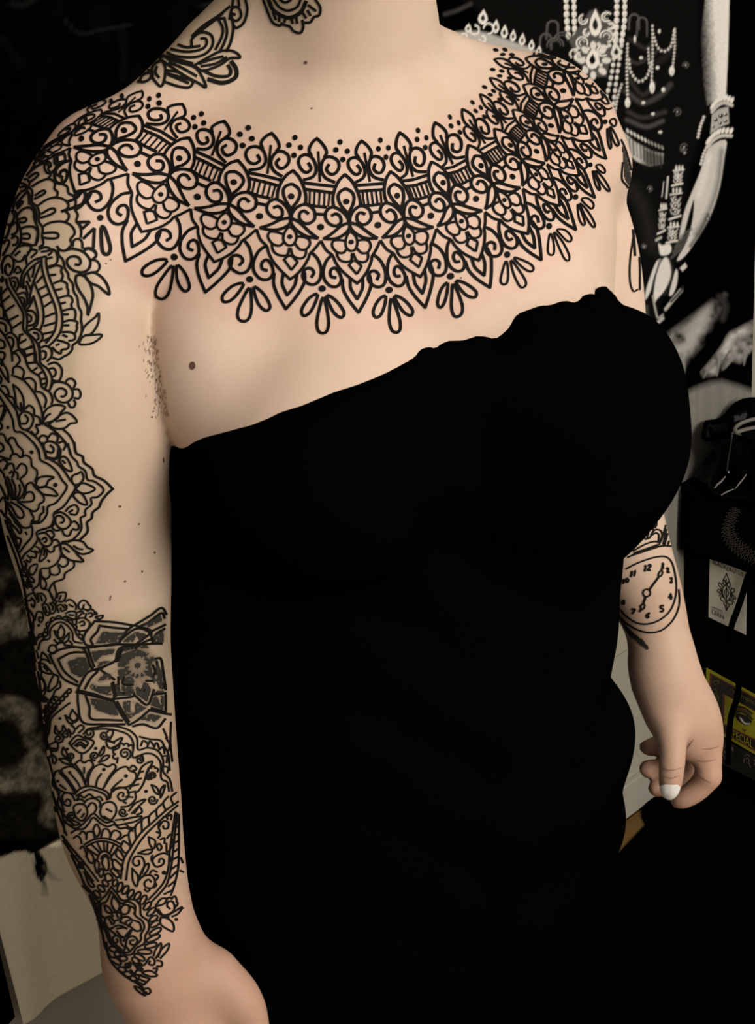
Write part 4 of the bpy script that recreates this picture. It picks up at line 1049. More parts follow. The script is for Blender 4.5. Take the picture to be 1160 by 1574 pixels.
sheet(sleeve, 0, 380, 5.714, [
 ([(575,30),(640,15),(730,40),(790,110),(785,180),(740,215),(680,215),(620,185),(590,140),(600,100),(640,80),(690,90),(710,125),(695,155),(665,150)], {'w': 3.3}),
 [(740,30),(780,15),(830,40),(845,80),(815,105)], [(800,110),(850,120),(875,165),(855,210),(800,220)],
 ([(740,240),(820,220),(890,260),(940,330),(960,415),(920,390),(860,340),(790,310),(740,240)], {'w': 3.3}),
 ([(670,250),(710,240),(760,270),(800,340),(815,420),(800,500),(770,600),(770,530),(740,450),(690,370),(665,300),(670,250)], {'w': 3.3}),
 [(710,770),(740,700),(790,650),(840,610),(865,575),(865,650),(840,710),(800,760),(745,775)], [(745,775),(800,770),(895,768),(850,820),(780,850),(700,850),(715,800),(745,775)],
 [(515,10),(520,70),(555,110),(570,180),(600,230),(605,270),(640,320),(650,390),(680,440),(690,520),(715,570),(712,640),(720,690),(715,760),(680,830),(640,860),(635,900),(600,940),(560,960),(520,985),(470,970)],
 [(440,180),(500,160),(545,175),(540,210),(555,250),(540,290)], [(480,315),(540,295),(590,320),(590,350),(602,380),(600,420)], [(510,450),(570,430),(620,430),(640,470),(628,500),(635,540)], [(545,560),(600,545),(655,545),(665,600),(655,640)],
 [(560,655),(620,640),(680,655),(675,690),(680,710),(665,750)], [(550,745),(620,745),(660,770),(655,810),(610,820)], [(510,815),(560,830),(605,850),(595,890),(545,900),(535,935),(490,910),(465,880)],
 [(430,30),(470,20),(500,50),(510,110),(490,150),(430,170)], [(420,100),(460,90)], [(350,20),(400,0),(440,10),(460,40),(430,70)], [(370,40),(420,35)],
 [(445,245),(490,240)], [(500,375),(545,365)], [(535,495),(575,485)], [(555,590),(600,590)], [(565,685),(605,685)], [(555,770),(590,785)], [(500,860),(520,850)],
 [(330,110),(375,90),(410,85),(410,140),(430,240),(470,350),(510,450),(540,550),(550,650),(535,740),(490,810),(430,870)], [(370,110),(375,190),(400,290),(440,400),(480,500),(500,590),(495,690),(470,760),(410,840)],
 [(190,350),(195,250),(240,170),(310,110),(375,90)], [(210,360),(220,260),(270,190),(330,140),(370,120)],
 [(330,310),(380,250)], [(350,370),(410,340)], [(370,440),(430,410)], [(395,520),(455,480)], [(405,610),(480,580)], [(395,690),(495,660)], [(390,760),(480,740)], [(390,820),(450,790)],
 [(300,300),(330,370),(365,460),(385,560),(385,650),(360,720)], [(300,300),(275,400),(260,500)], [(300,430),(325,520),(340,600),(330,680),(300,700)], [(300,430),(270,510),(230,560)],
 [(360,150),(320,250),(300,300)], [(310,165),(290,260)], [(240,300),(280,380)], [(250,230),(270,300)], [(230,340),(250,420)],
 [(170,410),(220,400),(245,450),(235,510),(215,540)], [(190,440),(215,450),(220,490),(205,520)], [(240,560),(290,560),(325,610),(310,670),(260,690)], [(250,590),(280,610),(275,650),(250,655)],
 [(260,730),(310,715),(365,745),(380,800),(350,840)], [(300,750),(335,760),(345,800),(325,815)], [(370,880),(410,865),(455,900),(455,960),(420,1000)], [(375,910),(405,920),(405,965),(380,985)],
 [(110,270),(150,270),(170,330),(150,380)], [(120,300),(140,310),(135,350)],
 [(60,280),(70,340),(110,410),(160,490),(210,590),(210,720),(270,790),(305,880),(310,1000)], [(90,270),(110,340),(170,440),(230,560),(245,650),(245,740),(310,810),(345,880),(355,1000)],
 [(20,410),(70,360)], [(30,480),(90,430)], [(55,560),(130,510)], [(90,640),(165,600)], [(110,715),(190,660)], [(15,350),(20,480),(60,600),(100,690),(110,740)],
 [(185,840),(235,810)], [(210,900),(285,880)], [(230,960),(290,935)], [(180,770),(170,880),(220,960),(235,1000)], [(180,770),(205,765)],
 [(30,230),(20,160),(50,90),(90,75),(125,120),(120,190),(85,250),(55,220),(55,170),(80,145),(95,175)],
 [(0,620),(60,640),(100,690)], [(0,660),(50,680),(60,740)], [(60,770),(100,750),(155,800),(165,880)], [(80,790),(115,800),(125,850),(105,900)], [(0,720),(60,800),(105,900),(115,1000)], [(130,920),(180,900),(220,950)],
 [(0,500),(35,540),(40,620)], [(25,260),(35,290),(20,305),(10,280)], [(200,120),(230,70),(240,150)], [(250,50),(290,20),(330,40),(280,90)], [(130,220),(160,170),(190,210),(150,230)],
 [(0,810),(40,830),(45,880),(0,890)], [(0,920),(45,930),(40,980),(0,990)]], 2.9)
sheet(sleeve, 0, 530, 5.714, [
 [(300,0),(320,90),(325,150),(380,220),(415,300),(410,360),(395,385)], [(350,0),(360,100),(360,160),(420,210),(460,290),(450,370),(440,395)],
 [(430,170),(490,155),(540,200),(545,260),(520,315),(460,310)], [(440,210),(475,205),(495,240),(480,275),(455,275)],
 [(455,370),(470,335),(530,325),(600,350),(640,410),(630,470),(580,505),(520,495),(485,450),(490,410),(530,380),(575,395),(585,430),(560,455),(540,450)],
 [(580,325),(600,300),(640,300),(665,335),(650,375)], [(650,390),(690,390),(710,430),(695,470),(655,465)], [(600,510),(620,545),(650,545),(665,510),(650,485)],
 [(115,65),(160,90),(180,140),(150,180)], [(120,250),(125,200),(170,190),(215,230),(205,295)], [(215,300),(270,290),(315,330),(315,400)], [(315,410),(370,420),(410,480),(395,550)],
 [(170,30),(220,60),(235,150),(275,225),(350,280),(375,370),(440,415),(465,480),(455,520)],
 [(215,45),(285,10)], [(235,90),(300,75)], [(245,160),(320,155)], [(285,235),(330,200)], [(340,265),(375,235)], [(370,300),(400,295)], [(380,345),(405,335)],
 [(385,690),(385,610),(430,550),(500,525),(575,545),(540,590),(510,640),(460,670),(385,690)], [(390,660),(420,620),(445,605)], [(430,700),(490,650),(560,600),(620,605),(680,675),(620,690),(570,730),(490,735),(430,700)], [(500,670),(540,660),(575,655)],
 [(110,265),(210,310),(290,400),(345,500),(375,600),(375,700)], [(120,350),(170,390),(210,470),(215,570)], [(120,350),(140,450),(150,530),(190,580)], [(185,510),(190,540),(205,570)],
 [(185,700),(175,630),(215,585),(275,605),(298,660),(270,730),(225,745)], [(225,615),(252,650),(235,690),(200,690)], [(230,560),(260,530),(300,560),(305,610)], [(310,620),(350,640),(355,700),(320,700)], [(320,715),(340,760),(310,790),(280,760)],
 [(0,380),(80,480),(150,580),(185,720),(260,760),(340,830),(390,920),(410,1000)], [(0,450),(70,560),(115,650),(135,755),(200,770),(290,850),(340,930),(355,1000)],
 [(0,540),(45,540),(15,650),(0,660)], [(60,570),(20,660)], [(20,360),(60,370),(85,430),(60,440)], [(85,450),(125,470),(140,540)], [(0,200),(40,270),(85,330)], [(20,150),(70,230),(80,320)], [(0,120),(30,150)], [(10,160),(25,180)], [(0,270),(20,300),(10,340)],
 [(0,780),(40,790),(60,840),(75,860),(90,820),(130,820),(160,880),(205,930),(200,985)], [(0,860),(30,880),(35,920),(0,940)], [(0,670),(25,720),(0,750)], [(75,860),(100,890),(125,960)],
 [(395,920),(390,870),(440,845),(500,870),(535,930),(520,985),(470,1010)], [(445,880),(475,910),(465,945),(430,940),(410,930)], [(345,830),(370,795),(415,805),(420,840)], [(430,810),(460,775),(510,800),(505,850)], [(520,860),(560,845),(580,880),(560,920)],
 [(560,745),(610,790),(650,860),(665,930),(672,945)], [(400,700),(470,745),(540,810),(600,890),(625,960)]], 2.8)
dots(sleeve, 0, 530, 5.714, [(75,725,15), (280,940,17)])
sheet(sleeve, 0, 680, 5.714, [
 [(375,0),(400,80),(420,130),(500,180),(560,240),(620,330),(665,390),(630,460),(560,560),(480,615),(475,680),(440,740),(330,780),(335,850),(290,920),(220,980),(200,1020)],
 [(300,0),(345,70),(360,150),(430,190),(500,250),(550,330),(590,385),(550,460),(490,530),(425,560),(415,630),(360,700),(280,710),(290,760),(280,830),(230,890),(180,960)],
 [(95,150),(105,110),(150,100),(185,130),(230,110),(275,140),(285,205),(325,240),(330,290),(310,340)], [(155,230),(190,185),(235,210),(235,270),(190,310)], [(60,230),(80,190),(120,190),(135,250),(160,270),(160,320)], [(90,270),(110,250),(125,280),(110,305)],
 [(315,370),(345,310),(410,295),(480,305),(430,330),(410,375),(360,395),(315,370)], [(330,400),(400,385),(470,410),(510,465),(440,460),(380,450),(330,400)],
 [(210,490),(240,440),(285,435),(305,480),(280,515),(160,520)], [(230,430),(240,370),(280,350),(305,380),(320,400),(380,460),(390,510),(350,540),(340,580),(290,600),(160,520)], [(70,520),(110,570),(150,640),(190,665),(215,630),(180,570),(100,520)],
 [(270,600),(300,660),(285,690),(265,740),(210,745),(150,700),(90,620)], [(385,560),(385,610),(360,630),(340,690),(290,690)], [(60,520),(90,600),(180,720),(210,745)],
 [(110,500),(85,400),(40,290)], [(120,500),(110,400),(70,300)], [(135,500),(140,400),(110,320)], [(150,500),(180,430),(175,370)], [(160,510),(210,450),(215,390),(180,320)], [(60,490),(20,400),(0,370)], [(75,500),(80,430),(55,350)], [(0,170),(35,150),(70,180),(40,240)], [(0,230),(40,280)], [(0,120),(60,140),(95,150)],
 [(0,520),(40,480),(60,570),(50,640),(0,580)], [(40,640),(90,680),(100,730)], [(60,650),(80,690),(70,730)], [(130,690),(190,760),(180,800),(150,760),(110,720)], [(100,760),(150,830),(190,850),(170,920)], [(130,800),(150,880),(170,930)], [(230,785),(240,805)], [(50,680),(100,800),(150,920)], [(70,740),(120,860),(170,980)], [(100,740),(140,840)],
 [(520,30),(500,130),(420,130)], [(520,160),(550,120),(600,150),(635,250),(570,225),(520,160)], [(550,155),(575,180)], [(630,330),(640,290),(690,270),(715,255),(735,310),(700,360),(650,365),(630,330)],
 [(670,400),(720,355),(780,370),(835,405),(790,435),(730,445),(680,420),(670,400)], [(645,470),(660,440),(710,440),(750,490),(765,545),(700,525),(645,470)],
 [(600,10),(625,110),(680,170),(690,205),(750,250),(770,325),(830,340),(910,410),(860,475),(800,485),(805,540),(750,590),(750,640),(710,660),(715,760),(640,850),(550,870)],
 ([(655,0),(670,90),(725,120),(740,175),(810,230),(830,290),(910,330),(990,405)], {'w': 3.1}), ([(990,405),(940,450),(890,515),(870,565),(815,610),(805,665),(765,700),(770,780),(700,855)], {'w': 3.1}),
 [(580,600),(610,565),(660,545),(690,580),(670,630),(620,625)], [(610,610),(640,590)],
 [(490,620),(540,610),(600,650),(625,700),(590,750),(530,750),(490,700),(495,650),(530,640),(565,670),(555,700),(535,700)], [(480,710),(460,740),(490,770),(530,765)], [(550,770),(570,810),(610,815),(630,770)], [(630,700),(660,690),(695,730),(680,765),(640,755)],
 [(345,800),(400,790),(450,840),(460,880),(420,910),(370,890),(345,840)], [(375,850),(400,830),(415,860),(395,875)], [(410,780),(450,770),(480,810),(460,840)], [(465,860),(500,850),(525,890),(490,910)], [(410,930),(440,960),(475,950),(480,910)],
 [(530,885),(590,890),(650,940),(690,990),(735,1040),(670,1040),(600,1020),(540,960),(530,885)], [(560,920),(610,960)], [(600,870),(660,855),(730,870),(770,920),(820,940),(770,970),(710,975),(650,940)], [(650,905),(690,930),(725,935)]], 2.7)
dots(sleeve, 0, 680, 5.714, [(490,370,20), (283,85,17)])
arch1 = [(310,960),(350,910),(420,895),(425,830),(460,770),(530,745),(600,770),(650,820),(680,890),(720,930)]
sheet(sleeve, 0, 820, 5.714, [
 [(535,90),(540,180),(500,260),(430,300),(360,315),(345,440),(290,490)], [(425,230),(440,245)], [(545,200),(590,215),(600,260),(560,290),(515,265)], [(515,280),(530,330),(500,360),(450,350),(440,310)], [(365,330),(370,370),(410,395),(440,370),(440,330)],
 [(650,245),(655,280),(630,310),(575,345),(565,390),(520,410),(485,420),(480,440)], [(380,110),(410,150),(410,200),(350,245),(365,170),(380,110)], [(395,140),(390,190)],
 [(320,110),(350,130),(350,165),(310,150)], [(280,150),(320,170),(315,210),(280,200)], [(245,190),(275,220),(265,250),(235,230)], [(215,240),(240,270),(230,300)],
 [(260,330),(270,290),(330,265),(320,320),(290,360),(255,340)], [(260,370),(300,400),(300,430),(265,410),(245,380)], [(240,400),(270,440),(290,470),(260,460),(235,420)], [(215,310),(240,320),(255,350),(235,380),(215,360)], [(220,300),(235,260)], [(205,400),(225,450),(250,480)], [(230,340),(240,360)], [(210,290),(190,330),(205,380)],
 [(365,370),(360,430),(370,480),(405,470),(410,430),(385,390)], [(480,420),(440,480),(450,540),(480,580),(500,530),(480,450)], [(505,560),(520,520),(580,515),(575,570),(550,595),(510,590)], [(390,490),(420,490),(460,540),(470,580)], [(470,600),(480,580),(500,600),(490,620)], [(540,540),(525,575)],
 [(330,540),(360,520),(395,540),(410,580),(390,605)], [(330,520),(345,590),(335,600)], [(290,490),(310,540),(330,580)], [(360,540),(375,590)], [(290,520),(250,540),(220,580)], [(280,560),(310,600),(300,650),(280,620)],
 [(580,595),(610,575),(645,590),(670,625),(670,665)], [(570,620),(590,640),(580,670)], [(690,620),(720,585),(760,590),(780,620),(800,640),(780,670),(740,660),(700,660),(690,620)], [(740,620),(730,655)], [(610,620),(645,640)], [(580,700),(620,680),(670,690),(665,750),(620,740),(580,720)], [(680,690),(720,680),(740,700)], [(690,730),(720,700)], [(610,710),(650,715)],
 [(675,790),(680,750),(740,740),(790,780),(770,840),(710,855)], [(700,780),(735,765),(745,800),(715,805)], [(520,690),(505,640),(540,620),(570,650)], [(535,650),(545,680),(570,670)], [(440,610),(480,610),(495,660),(470,700),(430,690)], [(450,620),(470,640),(465,670)],
 [(375,620),(420,620),(445,690),(420,720),(390,680),(375,620)], [(400,640),(415,690)], [(310,760),(330,690),(370,690),(385,740),(365,780),(345,760),(350,730),(368,740)],
 [(770,680),(800,660),(830,680),(830,710)], [(780,700),(800,690),(815,720),(790,730)], [(830,690),(850,690),(850,710)], [(840,730),(910,715),(880,750),(840,735)], [(760,700),(750,740)],
 arch1, [(340,1000),(370,940),(440,920),(445,850),(480,800),(540,775),(600,810),(640,870),(650,940),(720,960)],
 [(540,800),(570,850),(560,900),(530,920),(510,870),(540,800)], [(480,850),(500,900),(545,945)], [(480,850),(520,870)], [(610,870),(560,930),(545,945)], [(610,870),(605,930),(570,960)], [(480,930),(510,960),(545,945),(570,970)],
 [(70,20),(140,200),(200,400),(230,560),(262,760)], [(110,20),(170,180),(215,340)], [(205,640),(230,600),(280,580)], [(230,680),(240,640),(225,620)], [(215,690),(260,670),(300,740),(290,800)], [(260,760),(280,860),(275,960)], [(300,800),(290,900),(300,980)], [(230,760),(250,720)], [(265,900),(290,820)],
 *bumps(arch1, 12, 30, -1)], 2.4)
dots(sleeve, 0, 820, 5.714, [(345,805,14)])
# elbow mandala: grey fields, then its lines
wash = Ink()
hsh = lambda X, Y: (np.sin(X*12.9898+Y*78.233)*43758.5453) % 1.0
MAND = []
def field(poly, ox=60, oy=920, s=5.0, p=0.98):
    MAND.append(np.asarray(poly, float)/s + [ox, oy]); wash.fill(np.asarray(poly, float)/s + [ox, oy], 1.5, lambda X, Y: hsh(np.round(X, 1), np.round(Y, 1)) < p)
for poly in ([(490,245),(560,255),(680,255),(620,310),(600,340),(430,345)], [(220,480),(300,450),(360,450),(390,520),(380,570),(320,610),(250,570)], [(400,400),(590,380),(570,430),(490,435),(430,500)],
             [(470,480),(520,470),(560,480),(430,540)], [(400,650),(450,668),(560,670),(560,750),(470,730),(390,690)], [(450,640),(480,580),(560,560),(560,620),(500,628)], [(390,760),(480,770),(575,790),(620,900),(560,900),(450,860),(410,830)],
             [(640,790),(705,775),(700,880),(730,870),(740,785),(830,840),(690,930),(650,860)], [(760,930),(850,880),(950,900),(890,950)], [(850,820),(880,740),(905,745),(935,820),(925,745),(960,740),(960,865)],
             [(790,200),(930,120),(950,170),(830,230)], [(650,310),(740,250),(830,270),(770,330),(745,290),(725,335),(640,340)], [(870,280),(960,230),(955,340),(880,340)],
             [(610,470),(640,420),(700,400),(745,380),(800,400),(850,420),(820,450),(755,440),(700,470),(680,520),(600,530)], [(600,540),(680,530),(700,580),(650,600),(640,650),(610,600)], [(820,460),(870,440),(900,460),(860,510),(870,560),(900,620),(880,660),(850,600),(810,590),(840,530)],
             [(660,600),(710,590),(740,640),(720,660),(650,650)], [(630,670),(720,670),(735,740),(640,720)], [(740,660),(780,690),(800,640),(840,650),(860,700),(830,800),(745,740)], [(580,640),(620,660),(630,720),(715,720),(715,745),(590,750)], [(640,380),(735,360),(830,350),(850,390),(745,375),(660,410)],
             [(900,470),(945,560),(950,690),(925,700),(890,620)], [(870,710),(960,700),(960,730),(870,730)]):
    field(poly)
t = np.linspace(0, 2*pi, 24, endpoint=False)
field(np.column_stack([755+27*np.cos(t), 512+27*np.sin(t)]))
for k in range(14):                                     # dark rays between the pale star's arms
    a = 2*pi*(k+0.5)/14
    field([(755+58*cos(a-0.09), 512+58*sin(a-0.09)), (755+58*cos(a+0.09), 512+58*sin(a+0.09)), (755+100*cos(a+0.22), 512+100*sin(a+0.22)), (755+100*cos(a-0.22), 512+100*sin(a-0.22))])
sheet(sleeve, 60, 920, 5.0, [
 [(30,410),(18,460),(60,470),(95,495)], [(30,410),(62,440),(85,485)], [(8,500),(40,500),(80,540),(112,576)], [(8,500),(8,542),(60,572),(112,576)], [(20,470),(8,500)], [(40,520),(70,555)], [(120,580),(152,600),(142,660),(100,700),(75,712),(85,650),(120,580)],
 [(20,600),(46,640),(46,690),(20,720)], [(165,635),(168,680),(132,700),(112,745),(84,790),(70,840),(40,880)], *bumps([(245,690),(180,765),(110,835),(60,905),(45,980)], 9, 20, -1), [(235,690),(170,760),(100,830),(50,900),(35,980)],
 [(-5,560),(15,700),(28,850),(38,1000)], spiral(45,770,26,0.0,1.5), [(75,400),(90,360),(130,360),(140,400),(110,422),(75,400)], [(130,370),(150,345),(190,330)], [(0,390),(10,340),(50,295)], [(200,340),(230,320),(260,350)]], 2.5)
sheet(sleeve, 0, 850, 3.345, [[(130,300),(160,450),(190,640),(215,850),(240,1010)], [(145,290),(165,380),(188,470)], [(215,640),(240,690),(225,740)], [(208,700),(218,800),(232,900)], [(300,790),(255,850),(242,940),(250,1000)],
 [(230,1030),(260,1180),(300,1330),(345,1450)], [(250,1050),(290,1200),(330,1320)], [(200,560),(215,600),(210,650)], [(190,500),(200,540)], [(235,960),(262,1010),(275,1080)], [(285,1130),(272,1185),(300,1225)], [(310,1230),(300,1290),(335,1330)], [(270,1260),(290,1330)], [(170,470),(185,560)]], 2.2)
wash_o = wash.build('elbow_shading', ink_grey, 'soft grey shading inside the elbow mandala tattoo')
sheet(sleeve, 60, 920, 5.0, [
 [(430,170),(580,180),(720,205)], [(720,205),(660,260),(620,330),(600,350)], [(600,350),(480,362),(380,360),(345,320),(360,260),(430,170)], [(465,205),(560,220),(690,232)], [(465,205),(450,250),(400,310),(415,350)],
 [(85,430),(180,385),(280,370),(345,380)], [(85,430),(140,540),(200,620),(310,670)], [(345,380),(370,430),(395,510),(420,545)], [(420,545),(370,570),(330,640),(300,700)], [(150,465),(250,415),(350,410)], [(150,465),(200,560),(300,640)],
 [(200,355),(345,375),(480,362),(600,345),(640,350)], [(640,370),(590,470),(500,520),(425,545)], [(380,385),(400,450),(425,520)], [(440,555),(560,490),(620,470)], [(300,700),(420,730),(570,770),(560,650)], [(290,715),(420,745),(570,785)], [(480,550),(580,620)], [(355,690),(400,610),(450,560)],
 [(300,720),(305,820),(340,950),(500,965),(660,965)], [(360,740),(390,830),(400,920),(520,930),(640,935)], [(570,780),(640,900),(690,970)], [(600,790),(650,880),(690,945)], [(690,970),(760,930),(840,860)], [(570,770),(720,750),(715,700)], [(610,600),(620,720),(715,705)], [(570,640),(590,750)], [(650,600),(645,655),(720,660)],
 [(735,745),(830,815),(880,700)], [(750,690),(800,712),(815,650)], [(720,980),(800,965),(900,995),(965,925)], [(840,855),(970,885),(1010,890)], [(860,840),(960,870)], [(970,740),(970,870)], [(880,735),(970,725)],
 [(735,200),(850,130),(935,70),(975,120)], [(760,215),(840,180),(935,110),(960,150)], [(735,205),(850,240),(860,270)], [(620,320),(740,230),(840,255),(870,330)], [(840,260),(965,200)], [(740,350),(850,270)], [(600,350),(740,350),(880,345),(940,345)], [(870,330),(900,270),(960,230)],
 [(590,470),(620,380),(740,355)], [(615,475),(640,395),(735,375)], [(740,380),(790,340),(860,310)], [(870,470),(930,460),(950,560),(970,700)], [(900,480),(920,580),(950,690)], [(870,510),(890,560),(870,600)], [(820,630),(880,630),(870,600)]], 3.0)
# forearm garden
sheet(sleeve, 50, 1080, 5.0, [
 [(290,0),(200,70),(145,130),(130,230),(105,290),(115,390),(140,480)], [(215,0),(150,60),(115,120),(105,200)], [(60,20),(100,200),(120,360)], *bumps([(200,-40),(130,30),(100,100),(88,200)], 9, 26, 1),
 [(450,200),(540,180),(640,180),(740,210),(800,270),(810,360),(880,345),(960,370),(1000,440),(1000,530),(1050,590),(1070,680)], [(470,205),(560,200),(660,215),(740,250),(775,320),(770,420),(860,390),(930,400),(980,460),(985,580),(1030,610),(1045,680)],
 [(830,330),(850,290),(890,320)], [(880,335),(900,295),(935,340)], [(930,340),(950,305),(970,350)], [(970,360),(1000,340),(1010,390)], [(1000,410),(1030,410),(1025,460)], [(1010,490),(1040,500),(1030,540)], [(820,260),(900,280),(980,290),(1010,340),(1040,400),(1050,520)], [(1020,270),(1050,320),(1040,370)], [(1060,150),(1055,300),(1070,450)], [(1000,200),(1030,270)],
 [(310,50),(350,110),(320,140),(290,110),(310,50)], [(255,95),(300,130),(320,150)], [(255,95),(280,150),(315,160)], [(360,80),(350,130),(330,150)], [(180,175),(200,220),(230,215),(240,170),(265,215),(290,230)], [(180,175),(175,230),(200,240)],
 spiral(205,275,42,-1.5,1.5), spiral(262,245,36,0.5,1.4,-1), spiral(440,232,42,2.6,1.5,-1), spiral(552,250,36,0.3,1.5), [(395,240),(430,200),(480,190)], [(340,200),(370,170),(400,190),(360,230)], [(300,170),(330,200),(310,240),(280,200)],
 [(285,310),(345,250),(400,270),(475,300),(420,375),(370,385),(320,350),(285,310)], [(310,320),(360,280),(430,305),(400,350)], [(330,330),(370,300),(410,330)], [(345,335),(370,320),(395,340)], [(380,385),(380,430)],
 [(575,330),(570,290),(620,300),(690,265),(660,320),(600,350),(575,330)], [(590,290),(620,230),(600,205),(575,225)], [(600,350),(650,330),(665,345),(615,362)], [(580,285),(630,310)],
 spiral(710,390,48,1.2,1.6,-1), *bumps([(640,430),(640,360),(700,325),(770,350)], 6, 20, -1), [(650,460),(655,420)],
 [(240,340),(230,390),(280,430)], [(240,340),(265,380),(280,430)], [(210,430),(260,430),(320,480)], [(210,430),(240,460),(320,480)], spiral(302,412,32,1.5,1.5), spiral(480,408,36,1.5,1.5), [(510,400),(550,330),(550,380),(520,410)], [(520,450),(550,410),(595,405),(560,440),(510,455)], [(140,320),(190,300),(200,350),(150,350)], [(150,370),(190,370),(200,340)], [(130,420),(160,400),(190,440),(170,470)],
 [(330,470),(370,440),(400,460),(440,440),(470,480),(430,540),(420,600)], [(410,610),(380,540),(330,470)], [(400,495),(400,540)],
 [(430,640),(435,570),(470,500),(530,470),(580,490),(620,470),(640,500),(590,570),(545,660)], [(530,545),(500,590),(490,640)], [(545,660),(600,570),(660,510),(720,490),(745,520),(790,540),(790,590),(740,640),(650,660),(605,690)], [(690,590),(640,630),(605,670)],
 [(415,640),(380,560),(330,500),(280,490),(225,520),(280,590),(340,680)], [(300,550),(350,610),(370,650)], [(225,520),(180,530),(165,580),(170,630),(230,680),(330,700)], [(210,535),(270,600),(330,690)], [(215,630),(260,665)],
 [(330,700),(370,660),(440,640),(520,660),(580,690),(590,740)], [(340,715),(400,680),(450,665),(520,685),(565,712),(575,745)], [(345,745),(370,710),(400,730),(440,700),(480,730),(520,720),(540,750)], [(400,770),(430,740),(480,735),(520,760),(520,800)], [(430,800),(450,770),(480,775),(495,810),(480,840)], [(345,750),(370,740),(400,755)],
 [(600,730),(610,680),(660,650),(720,660),(740,700),(720,740),(680,750),(655,720),(675,690),(700,695),(695,720)], [(330,750),(300,700),(250,695),(230,730),(250,780),(290,790),(295,755),(270,740),(258,760)],
 [(520,840),(540,780),(600,760),(640,790),(640,850),(600,900),(540,880),(520,840)], [(550,870),(580,890),(610,905)], [(570,815),(610,835)], [(330,860),(320,800),(360,775),(410,790),(425,850),(390,905),(350,890),(330,860)], [(350,850),(375,820)], [(380,880),(400,850)],
 [(745,660),(800,580),(840,490),(920,450),(880,530),(850,620),(810,680),(790,690),(790,740),(740,790),(680,800)], [(810,540),(850,525)], [(800,590),(835,580)], [(760,640),(815,625)], [(730,690),(790,680)], [(720,720),(770,725)], [(700,760),(720,770)],
 [(910,630),(950,650),(970,700),(940,690),(910,630)], [(980,730),(980,670),(1015,630),(1000,690),(980,730)], spiral(920,745,38,0.0,1.5), [(740,830),(790,770),(870,740),(820,790),(760,850)], [(780,850),(820,800),(840,840),(800,860)], spiral(920,560,32,2,1.7), *bumps([(890,590),(890,520),(930,495),(955,530)], 5, 15, -1), spiral(820,440,34,-2.6,1.5), [(750,500),(770,480),(800,510),(770,520)], [(800,410),(840,405),(850,450)],
 spiral(695,840,36,0.4,1.5), [(640,900),(720,890),(840,870),(790,910),(700,930)], [(700,900),(760,880)], spiral(305,870,34,2.5,1.5), [(240,910),(300,900),(370,930),(300,940),(240,910)], [(190,780),(260,880),(330,940)], [(170,740),(230,850),(250,1000)]], 2.5)
dots(sleeve, 50, 1080, 5.0, [(215,120,12), (272,355,12), (488,350,13), (550,512,14), (718,562,15), (290,535,13), (198,603,12), (870,680,14)])
